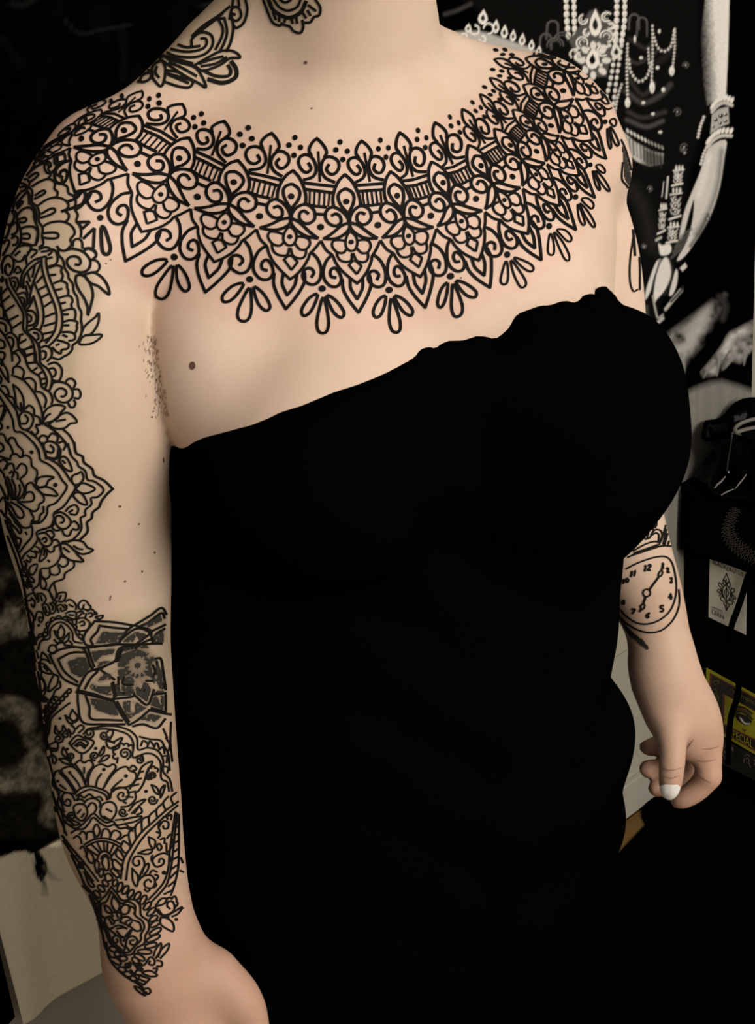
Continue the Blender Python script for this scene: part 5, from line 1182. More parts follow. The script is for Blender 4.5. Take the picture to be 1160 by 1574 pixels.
sheet(sleeve, 80, 1230, 5.0, [
 [(100,165),(180,215),(230,190),(270,150),(320,100),(370,140),(420,170),(470,160),(500,190),(560,180),(590,205),(640,215)], [(150,250),(190,225),(250,215),(290,170),(320,130),(375,175),(430,200),(480,185),(520,215),(570,210),(620,235)],
 [(215,260),(240,235),(270,270),(265,300)], [(265,280),(280,240),(320,245),(330,285)], [(320,220),(345,180),(370,230),(350,280),(330,260),(320,220)], [(380,280),(395,225),(430,220),(450,260),(445,290)], [(450,280),(470,235),(510,235),(530,265),(500,300)], [(520,300),(560,270),(590,265)], [(170,290),(200,270),(225,300),(230,330)],
 [(250,340),(320,300),(400,290),(470,305),(530,335)], [(265,355),(330,320),(400,312),(460,325),(520,355)], [(270,365),(350,420)], [(310,340),(370,400)], [(350,322),(385,395)], [(400,315),(405,390)], [(430,320),(425,395)], [(480,330),(445,405)], [(510,355),(460,425)],
 [(350,450),(370,405),(410,390),(450,415),(460,460)], [(380,450),(390,425),(420,415),(440,445)], [(385,480),(400,435),(430,440),(440,500),(430,535),(410,530),(385,480)],
 [(270,430),(280,380),(320,430),(320,480),(290,470),(270,430)], [(330,500),(340,450),(365,490),(350,560),(330,500)], [(360,560),(380,520),(400,550),(380,590),(360,560)], [(220,370),(240,350),(265,400),(265,430)],
 [(540,330),(550,310),(600,350),(590,385),(560,400),(530,360),(540,330)], [(490,400),(510,375),(550,430),(545,460),(500,430),(490,400)], [(465,480),(480,450),(540,510),(530,540),(480,520),(465,480)], [(450,540),(470,520),(520,570),(500,590),(450,540)], [(410,570),(440,560),(470,600),(420,620),(410,570)],
 [(965,10),(880,70),(780,160),(680,250),(600,370),(550,460),(530,600)], [(960,40),(890,100),(800,180),(710,270),(640,370),(590,470),(570,610)],
 [(870,75),(850,20),(890,-30)], [(805,135),(800,70),(850,20)], [(745,195),(745,120),(800,70)], [(690,245),(690,150),(745,120)], [(645,295),(640,200),(690,150)], [(605,355),(590,250),(640,200)], [(930,35),(910,-20),(950,-60)],
 [(80,270),(150,360),(230,450),(300,540),(360,620)], [(90,310),(160,410),(240,510),(320,620)], spiral(230,492,28,1.0,1.5), [(250,545),(290,600),(330,660),(290,650),(250,545)], [(220,560),(250,640),(300,700)], [(150,420),(190,500),(230,590)], [(175,430),(200,420),(220,450)],
 [(690,560),(710,490),(690,435),(640,430),(620,470),(640,500),(670,490),(665,460)], [(615,520),(660,580),(650,660),(620,610),(615,520)], [(670,590),(700,520),(740,480),(735,530),(690,590)], [(670,610),(700,580),(760,575),(790,620),(770,670),(720,665),(710,630),(740,605),(760,625)],
 [(750,560),(770,535),(805,550)], [(790,570),(815,580),(800,610)], [(790,630),(800,650),(780,670)], [(710,680),(730,700),(750,685)], [(660,405),(720,380),(770,380),(740,410),(660,405)], [(740,280),(790,310),(780,370),(750,340),(740,280)],
 [(900,420),(850,405),(790,430),(770,470),(800,510),(850,490),(855,455),(825,450),(820,475)], [(900,420),(905,470)], [(800,350),(820,330),(840,360),(820,385),(800,350)], [(830,300),(860,290),(860,330)], [(800,240),(830,260),(810,290)], [(820,200),(850,160),(890,170),(885,215),(855,215),(850,195)], [(830,250),(815,200),(830,165)], [(850,130),(870,120),(885,145)], [(890,120),(915,110),(910,150)], [(880,290),(910,260),(915,350),(880,400),(875,330)], [(770,420),(760,450),(780,490)],
 [(960,100),(940,250),(925,400),(910,520),(880,640),(820,720),(760,780)], [(945,90),(920,250),(900,400),(890,520),(860,620),(800,700),(740,760)], [(970,110),(970,250),(970,400),(965,520),(940,640),(910,730)],
 [(945,150),(970,140)], [(940,210),(970,200)], [(935,270),(970,255)], [(930,330),(970,310)], [(925,400),(970,370)], [(915,460),(970,430)], [(910,530),(970,490)], [(900,600),(955,545)], [(890,660),(940,620)], [(860,720),(920,690)], [(985,440),(1000,480)], [(980,540),(1005,552)]], 2.5)
dots(sleeve, 80, 1230, 5.0, [(857,555,17)])
sheet(sleeve, 110, 1350, 5.714, [
 [(350,70),(300,150),(250,200),(240,300),(250,380),(300,460),(340,560),(410,620),(480,670),(540,660),(570,610),(640,570),(650,500),(680,440),(670,370),(610,320),(600,230),(540,180),(450,190),(400,130),(350,70)],
 [(350,110),(310,200),(265,220),(260,300),(270,380),(320,460),(360,550),(430,610),(470,645),(510,645),(550,600),(610,540),(610,490),(640,430),(620,370),(560,320),(560,240),(500,200),(440,215),(390,160),(350,110)],
 *[(capsule(a, b, 42), C_) for a, b in [((415,110),(440,35)), ((455,130),(495,65)), ((500,160),(540,100)), ((560,180),(600,120)), ((610,220),(650,150)), ((640,270),(690,210)), ((670,320),(730,260)), ((690,370),(750,330)), ((695,420),(770,375)), ((690,490),(780,440)), ((665,550),(770,500)), ((650,600),(745,575)), ((590,640),(700,645)), ((560,670),(640,715)), ((375,60),(395,10)), ((320,60),(280,15)), ((290,110),(240,60)), ((250,160),(205,110)), ((225,215),(185,170)), ((228,290),(195,240)), ((235,350),(215,300))]],
 [(370,150),(425,230),(400,290),(360,240),(355,190),(370,150)], [(290,230),(330,250),(360,300),(310,290),(290,230)], [(430,270),(460,230),(510,240),(500,300),(450,310),(430,270)], [(500,230),(510,260),(500,300)], [(520,240),(560,270),(550,310)],
 [(370,330),(350,300),(400,295),(440,310),(430,350),(390,370)], [(300,350),(340,330),(380,380),(370,400)], [(330,350),(360,400)], [(430,380),(450,340),(500,335),(530,360),(560,370),(600,390),(610,450),(570,460),(540,440),(500,410),(430,380)], [(470,400),(490,370),(510,365)], [(500,420),(530,380)], [(300,390),(330,440),(370,430)], [(380,420),(430,410),(490,440)], [(400,440),(460,430)], [(400,310),(410,340)], [(270,330),(300,350),(290,390)],
 [(470,600),(440,570),(430,520),(390,500),(365,530),(385,570),(410,550),(400,530)], [(480,590),(490,530),(540,505),(580,540),(560,580),(520,575),(520,545),(550,540)], [(480,500),(530,445),(510,490),(480,510)], [(440,510),(470,520),(460,550)], [(400,460),(450,520)], [(340,450),(390,490)], [(460,640),(485,600),(515,645)],
 [(780,340),(840,350),(890,400),(890,465),(830,440),(780,400),(780,340)], [(760,270),(800,320),(860,310),(900,270),(890,210),(850,200),(835,240),(860,265)], [(830,190),(850,165),(880,180)], [(880,170),(905,155),(920,190)], [(915,200),(930,220),(910,250)], [(740,235),(780,180),(830,175),(810,220),(740,245)], [(850,320),(900,290),(970,250),(930,310),(880,335)], [(730,250),(770,310),(850,340)],
 [(720,680),(740,620),(785,565),(780,630),(740,700)], [(760,690),(790,620),(855,570),(840,630),(780,700)], [(600,740),(640,760),(690,690),(730,720),(720,760),(680,750),(690,725)], [(750,720),(790,730),(790,770),(750,770)], [(720,790),(755,790),(740,820)], [(620,820),(690,810),(755,850),(700,860),(640,840),(620,820)], [(600,850),(690,880)], [(590,880),(660,910)], [(580,910),(640,930)], [(600,850),(580,910)], [(690,880),(640,930)],
 *[(capsule(a, b, 46), C_) for a, b in [((340,610),(400,630)), ((385,660),(430,670)), ((430,700),(490,705)), ((420,790),(480,810)), ((470,830),(530,850)), ((520,870),(570,885)), ((540,700),(590,740))]],
 [(310,560),(330,690),(400,790),(480,860),(570,915),(620,950)], spiral(495,760,32,-1.0,1.5), spiral(600,780,32,0.5,1.5), [(340,690),(400,700),(440,740),(420,760),(350,720)], [(540,740),(580,790),(560,830)], [(520,800),(560,840),(620,850)],
 [(555,945),(600,960),(640,1000),(650,1030),(590,990),(560,960),(555,945)], [(620,940),(640,1000)], [(640,1000),(640,970),(680,965),(695,995),(670,1015),(655,995)], [(280,520),(300,600),(345,690)], [(180,120),(210,240),(250,400),(285,520)], [(160,140),(230,330)], [(100,60),(150,110),(190,130)], [(110,30),(130,90),(160,120)]], 2.6)
dots(sleeve, 110, 1350, 5.714, [(915,360,15), (980,262,7)])
sleeve.build('sleeve_tattoo', ink_old, 'older fine-line floral sleeve tattoo down the right arm')
# neck
neck = Ink()
sheet(neck, 190, 0, 3.671, [
 [(230,320),(300,350),(400,380),(440,430),(465,495),(420,470),(330,420),(220,345)], [(250,335),(320,355),(365,365)], [(260,355),(330,385),(410,430)], [(165,430),(165,380),(215,345),(238,400),(215,490),(170,450),(165,430)], [(190,380),(180,410),(200,440)],
 [(70,460),(90,420),(150,400),(155,440),(120,465),(70,460)], [(95,455),(110,425),(150,410)], [(240,415),(330,440),(390,460),(370,495),(310,490),(235,465)], [(255,425),(340,460),(365,470)], [(245,400),(310,410),(350,440)],
 [(400,370),(470,330),(550,290),(620,290),(660,325),(600,330),(540,370),(450,400),(410,380)], [(430,360),(500,335),(560,320)], [(440,375),(520,360),(580,325)], ([(450,400),(520,430),(590,430),(605,400),(590,370)], {'w': 4.2}), ([(480,450),(560,470),(630,440),(635,390),(610,350)], {'w': 5.5}),
 [(235,295),(300,320),(400,325),(470,300),(505,250),(495,200),(440,185),(390,220),(385,260)], [(270,280),(360,295),(440,280),(470,250),(465,220),(440,220)], [(310,255),(360,270),(430,262)], [(235,320),(280,330),(390,360)],
 [(535,110),(560,160),(555,210),(520,280)], [(570,105),(585,180),(570,240),(545,290)], [(610,90),(620,160),(605,240),(580,290)], [(535,110),(570,105)], [(390,205),(450,150),(540,90),(600,40)], [(420,190),(500,130),(560,80)], [(600,110),(615,50),(650,45),(665,90),(640,120),(605,105),(610,80),(630,85)], [(690,0),(700,60),(680,130),(640,160),(625,150)], [(620,0),(615,40)], [(650,0),(655,35)], [(130,385),(230,315)],
 [(790,0),(820,80),(845,130),(885,145),(895,130)], [(905,140),(940,150),(960,175),(1000,185),(1015,150),(1010,115)], [(1010,125),(1055,125),(1075,95),(1105,85),(1110,40),(1085,0)], ([(820,0),(850,60),(930,100),(1000,70),(1030,10)], {'w': 5}), [(850,0),(880,40),(930,60),(980,40),(1000,0)],
 [(845,70),(860,110)], [(880,85),(880,120)], [(915,100),(910,125)], [(945,100),(955,130)], [(975,95),(980,130)], [(1010,70),(1030,100)], [(1040,60),(1055,85)], [(1045,30),(1085,60)], [(885,0),(915,14),(945,0)]], 3.4)
neck.build('neck_tattoo', ink_old, 'healed floral neck tattoo with leaves and a blossom')
# far forearm: pocket watch, feather; edge of the far upper arm
watch = Ink()
ribs = [[(285+i*17, 560-i*6.0), (285+i*17-6, 582-i*5.6+2)] for i in range(14)]
DIG = {'0': [[(0.5,0),(0.9,0.3),(0.9,0.7),(0.5,1),(0.1,0.7),(0.1,0.3),(0.5,0)]], '1': [[(0.3,0.2),(0.55,0),(0.55,1)]], '2': [[(0.1,0.25),(0.5,0),(0.85,0.3),(0.1,1),(0.9,1)]], '3': [[(0.1,0.1),(0.6,0),(0.8,0.25),(0.45,0.48),(0.85,0.75),(0.5,1),(0.1,0.88)]],
 '4': [[(0.7,1),(0.7,0),(0.05,0.7),(0.95,0.7)]], '5': [[(0.85,0),(0.2,0),(0.15,0.45),(0.6,0.4),(0.9,0.7),(0.5,1),(0.1,0.9)]], '6': [[(0.8,0.05),(0.3,0.3),(0.1,0.7),(0.45,1),(0.85,0.75),(0.5,0.5),(0.15,0.65)]], '7': [[(0.1,0),(0.9,0),(0.4,1)]], '8': [[(0.5,0.48),(0.15,0.25),(0.5,0),(0.85,0.25),(0.5,0.48),(0.1,0.75),(0.5,1),(0.9,0.75),(0.5,0.48)]]}
nums = []
for s_, cx, cy, w_, h_, sl in (('12', 405, 710, 38, 58, 0.25), ('11', 270, 766, 30, 50, 0.25), ('10', 195, 838, 34, 40, 0.1), ('1', 553, 686, 26, 54, -0.1), ('2', 602, 730, 28, 46, -0.1), ('3', 635, 830, 26, 52, 0), ('4', 627, 985, 34, 58, 0), ('5', 547, 1105, 40, 60, -0.1), ('6', 414, 1168, 40, 50, 0.1), ('7', 276, 1128, 42, 42, 0.2), ('8', 180, 1040, 40, 44, 0.1)):
    for i, ch in enumerate(s_):
        x0 = cx + (i-len(s_)/2)*w_*1.05; y0 = cy-h_/2 - i*8
        nums += [([(x0+(u)*w_ - sl*(v-0.5)*h_, y0+v*h_) for u, v in L], {'w': 2.6, 's': False}) for L in DIG[ch]]
sheet(watch, 930, 760, 6.297, [
 [(220,605),(350,548),(450,517),(550,497),(630,500)], [(270,545),(380,482),(470,455),(510,462)], *ribs, [(375,425),(390,350),(420,290)], [(385,432),(430,415),(450,370),(470,340)], [(400,430),(420,350),(450,270)], [(440,385),(480,340),(530,350),(545,400),(520,470)], [(450,390),(490,370),(515,395),(510,450)], [(480,240),(495,280),(480,320)], [(455,270),(475,290),(455,340)],
 [(490,225),(550,178),(585,188),(582,290),(545,420),(520,480)], [(540,150),(565,140),(590,148)], [(600,260),(580,370),(555,480)], [(610,330),(590,410),(570,490)], [(622,420),(600,490)],
 [(205,717),(300,667),(420,622),(520,600),(590,607),(640,660),(672,780),(683,900),(668,1020),(620,1130),(530,1210),(420,1250),(310,1240),(200,1170),(120,1080)], [(95,1120),(180,1222),(300,1300),(420,1335),(540,1315),(640,1230),(698,1120),(714,1020),(706,920)],
 ([(400+36*cos(a), 950+36*sin(a)) for a in np.linspace(0, 2*pi, 12, endpoint=False)], C_), ([(425,918),(515,795)], {'w': 2.8}), [(507,780),(530,738),(552,752),(532,790),(507,780)], ([(540,740),(556,672)], {'w': 3.0}), ([(390,985),(372,1040)], {'w': 3.0}), [(340,1078),(374,1050),(380,1090),(355,1112),(340,1078)], ([(350,1105),(335,1128)], {'w': 3}),
 *nums], 2.2)
watch.build('watch_tattoo', ink_old, 'pocket watch tattoo on the left forearm')
upper = Ink()
sheet(upper, 720, 200, 4.0, [[(935,60),(965,130),(1010,300),(1020,400),(1000,500)], [(945,200),(940,300),(975,350),(990,440)], ([(995,440),(1005,560),(1020,770)], {'w': 3.0}), [(1012,640),(990,800),(990,930),(1010,990),(1035,980)], [(1030,560),(1048,800),(1050,980)]], 2.2)
upper.build('shoulder_tattoo', ink_old, 'grey looping lines on the left upper arm')
wash2 = Ink()
wash2.fill(np.array([(95,1130),(180,1230),(280,1330),(380,1410),(430,1480),(425,1515),(390,1500),(320,1440),(230,1370),(140,1240)], float)/6.297+[930, 760], 1.6)
wash2.fill(np.array([(935,70),(960,120),(1005,300),(1016,400),(1000,490),(990,430),(978,340),(955,300),(948,200)], float)/4+[720, 200], 1.6)
wash2.build('feather_tattoo', ink_grey, 'grey feather tattoo on the left arm')
# greyer skin under the elbow shading
gw = Canvas(330, 1200, 0.0)
gw.poly(np.array([(85,430),(280,370),(345,320),(430,170),(720,205),(935,70),(985,120),(1000,400),(1010,700),(1010,880),(900,990),(690,970),(340,950),(300,700),(140,540)], float)/5+[60, 920], 0.30, 6)
gw.oval(60+755/5, 920+515/5, 30, 30, 0.7, soft=8)
for q in MAND: gw.poly(q, 1.0, 5)
_buf = np.zeros(len(body_V)*4, np.float32); _ca.data.foreach_get('color', _buf); _buf = _buf.reshape(-1, 4)
_buf[:, 2] = np.where((_pp[:, 0] > 0) & (_pp[:, 0] < 329) & (_pp[:, 1] > 0) & (_pp[:, 1] < 1199), gw.sample(_pp[:, 0], _pp[:, 1]), 0)
_ca.data.foreach_set('color', _buf.ravel())
# nail, moles, stubble
nail_m = material('white_nail_polish', (0.80, 0.77, 0.72), rough=0.25, spec=0.5)
OFF = 0.0022
nl = Ink(); nl.fill(catmull([(1017, 1206), (1029, 1204), (1041, 1205), (1042, 1212), (1037, 1222), (1029, 1226), (1021, 1222), (1017, 1213)], 4, closed=True)[:-1], 0.8)
no = nl.build('thumb_nail', nail_m, 'white painted thumbnail of the left hand'); md = no.modifiers.new('thickness', 'SOLIDIFY'); md.thickness = 0.0016; md.offset = 0
OFF = 0.0006
mole_m = material('mole_brown', (0.10, 0.045, 0.025), rough=0.55)
ml = Ink(); ml.dot(296, 562, 4.6, 6.2); ml.build('mole', mole_m, 'brown mole beside the right armpit')
fr = Ink()
for x, y, r in ((470, 96, 2.6), (479, 167, 1.4), (184, 778, 2.0), (213, 805, 1.5), (237, 849, 1.5), (192, 893, 1.6), (218, 878, 1.5), (708, 427, 1.5), (163, 405, 1.2), (170, 399, 1.2), (235, 632, 1.2), (233, 641, 1.5)): fr.dot(x, y, r, n=8)
fr.stroke([(250, 704), (251, 710)], 1.6, smooth=False); fr.stroke([(170, 915), (169, 922)], 1.5, smooth=False)
fo = fr.build('freckles', mole_m); fo['kind'] = 'stuff'
hr = Ink(); r_ = np.random.default_rng(3)
for _ in range(170):
    y = r_.uniform(515, 640); x = np.interp(y, [515, 570, 640], [241, 246, 262]) - abs(r_.normal(0, 9)) + r_.uniform(-2, 2); a = r_.uniform(1.2, 2.2)
    hr.stroke([(x, y), (x+4*cos(a), y+4*sin(a))], 0.55, smooth=False)
ho = hr.build('armpit_stubble', mole_m); ho['kind'] = 'stuff'
cr_m = material('skin_crease', (0.26, 0.12, 0.08), rough=0.6)
cr = Ink()
for L in ([(1065, 1136), (1060, 1143), (1055, 1152)], [(1078, 1151), (1094, 1150), (1105, 1146)], [(1070, 1168), (1084, 1170), (1100, 1167)], [(1070, 1190), (1081, 1197), (1092, 1203)], [(1017, 1180), (1030, 1184), (1047, 1180)], [(1018, 1193), (1031, 1196), (1044, 1192)]):
    cr.stroke(L, [0.4, 1.3, 0.4], step=1.5)
co_ = cr.build('knuckle_creases', cr_m); co_['kind'] = 'stuff'
for o in person.children:
    if o.name.endswith('tattoo') or o.name == 'elbow_shading': o['kind'] = 'stuff'
# ------------------------------------------------------------------ the dark corner: cabinet, bowl in its bag, cloth, cards, strap, mat
black_m = noise_color(material('black_lacquer', (0.004, 0.004, 0.004), rough=0.7, spec=0.02), (0.001, 0.001, 0.001), (0.0016, 0.0016, 0.0015), 30, bump=0.05)
rubber_m = material('black_rubber', (0.0012, 0.0012, 0.0012), rough=1.0, spec=0.0)
gloss_m = material('black_plastic_film', (0.0005, 0.0005, 0.0005), rough=0.10, spec=0.03)
grey_m = material('grey_metal', (0.20, 0.19, 0.17), rough=0.4, spec=0.5)
XC, CTOP = 1.20, 0.60
cab = tag(empty('tool_cabinet', (XC+0.21, 0.315, 0)), 'black rolling tool cabinet against the wall, covered with cards and cloth', 'cabinet')
cl = lambda x, y, z: (x-(XC+0.21), y-0.315, z)
bm_obj('body', box_bm(0.42, 0.42, 0.52, cl(XC+0.21, 0.315, 0.32), 0.006), black_m, cab)
bm_obj('worktop', box_bm(0.44, 0.44, 0.02, cl(XC+0.21, 0.315, 0.59), 0.005), black_m, cab)
for i in range(3):
    d = bm_obj('drawer', box_bm(0.38, 0.014, 0.15, cl(XC+0.21, 0.098, 0.155+0.163*i), 0.004), black_m, cab)
    bm_obj('handle', tube_bm([cl(XC+0.13, 0.085, 0.20+0.163*i), cl(XC+0.14, 0.070, 0.20+0.163*i), cl(XC+0.28, 0.070, 0.20+0.163*i), cl(XC+0.29, 0.085, 0.20+0.163*i)], 0.005), grey_m, d)
for sx in (0.03, 0.39):
    for sy in (0.13, 0.50):
        b = tube_bm([cl(XC+sx-0.012, sy, 0.026), cl(XC+sx+0.012, sy, 0.026)], 0.026, 14)
        tube_bm([cl(XC+sx, sy, 0.03), cl(XC+sx, sy, 0.065)], 0.008, 8, b)
        bm_obj('caster', b, rubber_m, cab)
def side(px, py, off=0.0):                      # a pixel on the cabinet's left side
    p = VW.px(px, py, XC-off); return Vector(p)
def patch(name, pix, mat, parent, off, thick=0.0006):
    """a flat sheet on the cabinet's side with the outline given by pixels"""
    P = [side(x, y, off) for x, y in pix]; n = len(P)
    b = bmesh.new()
    f = [b.verts.new(p) for p in P]; g = [b.verts.new(p + Vector((thick, 0, 0))) for p in P]
    b.faces.new(f); b.faces.new(g[::-1])
    for i in range(n): b.faces.new((f[i], g[i], g[(i+1) % n], f[(i+1) % n]))
    bmesh.ops.recalc_face_normals(b, faces=b.faces)
    return bm_obj(name, b, mat, parent)
def side_text(name, body, x0, y0, x1, y1, hgt, mat, parent, off, font_shear=0.0):
    """lettering on the cabinet's side running from pixel (x0, y0) to (x1, y1), hgt pixels tall"""
    cu = bpy.data.curves.new(name, 'FONT'); cu.body = body; cu.size = 1.0; cu.extrude = 0.004; cu.shear = font_shear; cu.resolution_u = 3
    o = bpy.data.objects.new(name+'_curve', cu); COL.objects.link(o)
    dg = bpy.context.evaluated_depsgraph_get(); me = bpy.data.meshes.new_from_object(o.evaluated_get(dg))
    COL.objects.unlink(o); bpy.data.objects.remove(o)
    co = np.zeros(len(me.vertices)*3, np.float32); me.vertices.foreach_get('co', co); co = co.reshape(-1, 3)
    a, b, c = side(x0, y0, off), side(x1, y1, off), side(x0, y0-hgt, off)
    u = (co[:, 0]-co[:, 0].min())/np.ptp(co[:, 0]); v = co[:, 1]/0.72
    P = np.array(a)[None] + u[:, None]*np.array(b-a) + v[:, None]*np.array(c-a) - np.array([1, 0, 0])*0.0002*(co[:, 2:3] > 0)
    me.vertices.foreach_set('co', P.astype(np.float32).ravel()); me.update()
    return link(name, me, mat, parent, smooth=False)
def side_lines(name, lines, w, mat, parent, off, s=1.0, ox=0, oy=0, smooth=True):
    """printed line work on the cabinet's side"""
    Vv, Qq = [], []
    for L in lines:
        ww = w
        if isinstance(L, tuple): L, ww = L
        P = np.asarray(L, float)/s + [ox, oy]
        if smooth and len(P) > 2: P = catmull(P, 5)
        T = np.gradient(P, axis=0); T /= np.linalg.norm(T, axis=1)[:, None]+1e-9; N = np.column_stack([-T[:, 1], T[:, 0]])*ww/2
        b0 = len(Vv); Vv += [side(*p, off) for p in P+N] + [side(*p, off) for p in P-N]; n = len(P)
        Qq += [(b0+i, b0+i+1, b0+n+i+1, b0+n+i) for i in range(n-1)]
    return link(name, mesh_from(name, Vv, Qq), mat, parent, smooth=False)
# the white card
card_m = noise_color(material('card_stock', (0.6, 0.58, 0.5), rough=0.5, spec=0.3), (0.52, 0.50, 0.42), (0.60, 0.58, 0.49), 20)
print_m = material('dark_print', (0.012, 0.011, 0.008), rough=0.6)
card = patch('ornament_card', [(1090.5, 855.5), (1147, 879.5), (1146, 976), (1088.5, 948.5)], card_m, None, 0.0012)
tag(card, 'off-white card with a dark ornament and lettering, on the cabinet side', 'card')
side_text('lettering', 'BLACK', 1094.5, 866.5, 1116, 875.5, 6.6, print_m, card, 0.0016)
side_text('lettering', 'LOTUS', 1122, 878, 1142, 886.5, 6.6, print_m, card, 0.0016)
side_lines('printed_ring', [[(1119+2.4*cos(a), 875+2.6*sin(a)) for a in np.linspace(0, 2*pi, 12)]], 0.9, print_m, card, 0.0016)
orn = []
for sgn in (1, -1):
    q = lambda L: [(1116.3+sgn*x+0.0*y, 911+y+0.42*sgn*x) for x, y in L]
    orn += [q([(0, -30), (2, -24), (4, -20), (1, -15), (0, -13)]), q([(1, -14), (5, -18), (5, -12), (2, -9)]), q([(0, -14), (5, -6), (6, 2), (3, 10), (0, 14)]), q([(5, -6), (11, -11), (12, -6), (8, -4), (10, 0)]),
            q([(6, 2), (12, 0), (14, 4), (9, 6), (12, 10)]), q([(3, 10), (8, 9), (9, 14), (4, 16)]), q([(0, 14), (4, 18), (2, 22), (0, 28)]), q([(0, -7), (3, 0), (0, 7)]), q([(7, -3), (8, 4), (5, 9)]), q([(9, -9), (6, -12)]), q([(12, 5), (10, 2)])]
side_lines('printed_ornament', orn + [([(1116, -22+911), (1116.3, 911), (1116.3, 936)], 1.2)], 1.5, print_m, card, 0.0016)
side_text('lettering', 'LERN', 1094, 943.5, 1112, 952, 6.5, print_m, card, 0.0016)
side_lines('printed_squiggle', [[(1094+k, 931.5+0.44*k+(2.2 if (k*7) % 3 else 0)) for k in range(0, 17)], [(1093.5, 936), (1102, 939.5), (1111, 943.5)]], 0.6, print_m, card, 0.0016)
# the yellow eye sign
yellow_m = noise_color(material('yellow_ink', (0.3, 0.28, 0.01), rough=0.45, spec=0.3), (0.26, 0.24, 0.010), (0.33, 0.31, 0.015), 14)
red_m = material('red_ink', (0.12, 0.022, 0.012), rough=0.5)
blk_m = material('black_ink', (0.006, 0.006, 0.005), rough=0.5)
olive_m = material('olive_ink', (0.10, 0.095, 0.02), rough=0.5)
Z3 = lambda L: [(1060+x/7.15, 1000+y/7.15) for x, y in L]
sign = patch('eye_sign', Z3([(180, 190), (1000, 640), (985, 1300), (165, 820)]), yellow_m, None, 0.0014, 0.001)
tag(sign, 'yellow and red sign with a printed eye, below the white card', 'sign')
patch('red_border', Z3([(218, 245), (1000, 668), (985, 1262), (205, 810)]), red_m, sign, 0.0018, 0.0003)
patch('black_field', Z3([(242, 275), (1000, 690), (985, 1235), (228, 800)]), blk_m, sign, 0.0022, 0.0003)
patch('red_border', Z3([(362, 470), (1000, 815), (990, 1120), (352, 815)]), red_m, sign, 0.0026, 0.0003)
patch('yellow_panel', Z3([(385, 490), (1000, 828), (990, 1105), (375, 805)]), yellow_m, sign, 0.0030, 0.0003)
side_text('lettering', 'SPECIAL', 1060+440/7.15, 1000+935/7.15, 1060+690/7.15, 1000+1070/7.15, 12, yellow_m, sign, 0.0026)
side_text('lettering', 'mpus', 1060+560/7.15, 1000+520/7.15, 1060+740/7.15, 1000+605/7.15, 8, olive_m, sign, 0.0026, 0.3)
side_text('lettering', 'The', 1060+445/7.15, 1000+440/7.15, 1060+495/7.15, 1000+466/7.15, 5, olive_m, sign, 0.0026, 0.3)
side_lines('printed_scroll', [[(250,350),(290,330),(320,360),(270,375)], [(270,420),(295,450),(265,490),(300,520),(265,560)], [(250,580),(300,560),(310,600),(260,620)], [(265,640),(300,670),(275,720)], [(300,330),(330,345)], [(255,460),(240,500),(262,540)], [(300,480),(315,520),(305,560)]], 1.3, olive_m, sign, 0.0026, 7.15, 1060, 1000)
brow = material('brown_ink', (0.09, 0.05, 0.015), rough=0.5)
patch('printed_lid', Z3([(490, 690), (515, 615), (560, 625), (640, 665), (690, 730), (640, 700), (570, 670), (520, 690)]), brow, sign, 0.0034, 0.0003)
patch('printed_eye', Z3([(490, 700), (540, 690), (620, 715), (680, 775), (665, 810), (620, 825), (570, 800), (520, 760)]), blk_m, sign, 0.0036, 0.0003)
patch('printed_eye_white', Z3([(540, 730), (565, 740), (600, 790), (640, 800), (665, 790), (655, 812), (610, 815), (570, 785)]), material('pale_ink', (0.5, 0.47, 0.38), rough=0.5), sign, 0.0040, 0.0003)
side_lines('printed_brow', [([(505, 612), (560, 618), (620, 640), (690, 700)], 2.2), ([(490, 690), (540, 672), (610, 690), (690, 760)], 2.4)], 1.6, blk_m, sign, 0.0042, 7.15, 1060, 1000)
side_lines('printed_mark', [([(575, 855), (600, 880), (620, 868)], 2.2), ([(590, 880), (605, 893)], 2.2)], 2.0, olive_m, sign, 0.0034, 7.15, 1060, 1000)
# a second card below it, mostly dark
low = patch('dark_leaflet', Z3([(350, 960), (420, 1000), (990, 1310), (975, 1560), (340, 1240)]), blk_m, None, 0.0008)
tag(low, 'dark leaflet with pale scribbled drawings, below the yellow sign', 'leaflet')
pale_m = material('faded_print', (0.16, 0.15, 0.12), rough=0.6)
side_lines('printed_scribble', [[(375,1060),(400,1090),(375,1120),(410,1130),(385,1160)], [(365,1130),(380,1180),(420,1200)], [(400,1060),(420,1110)], [(600,1160),(630,1140),(660,1165)], [(610,1190),(640,1180),(655,1250),(670,1290)], [(620,1230),(650,1240)], [(600,1180),(590,1230)], ([(465,1060),(475,1110)], 2.2), ([(700,1200),(720,1220),(710,1260)], 1.5)], 1.0, pale_m, low, 0.0012, 7.15, 1060, 1000)
# black cloth with a wreath, hanging over the cabinet's edge
_e1, _e2 = VW.px(1082, 846, XC), VW.px(1150, 872, XC)
cz = lambda y: float(_e1[2] + (_e2[2]-_e1[2])*(y-_e1[1])/(_e2[1]-_e1[1]))
b = bmesh.new(); rows = []
for i in range(13):
    v = i/12
    rows.append([b.verts.new((XC-0.0165-0.004*sin(5*u*2+v*2)-0.003*v, 0.515-0.40*u, 0.598-v*(0.598-cz(0.515-0.40*u)))) for u in np.linspace(0, 1, 25)])
for r0, r1 in zip(rows, rows[1:]):
    for i in range(24): b.faces.new((r0[i], r0[i+1], r1[i+1], r1[i]))
cloth = tag(bm_obj('black_shirt', b, black_cloth, None, True), 'black cloth with a grey printed wreath, hanging from the cabinet edge', 'cloth')
md = cloth.modifiers.new('thickness', 'SOLIDIFY'); md.thickness = 0.002; md.offset = -1
wr_m = material('wreath_print', (0.07, 0.066, 0.045), rough=0.8)
wl = []
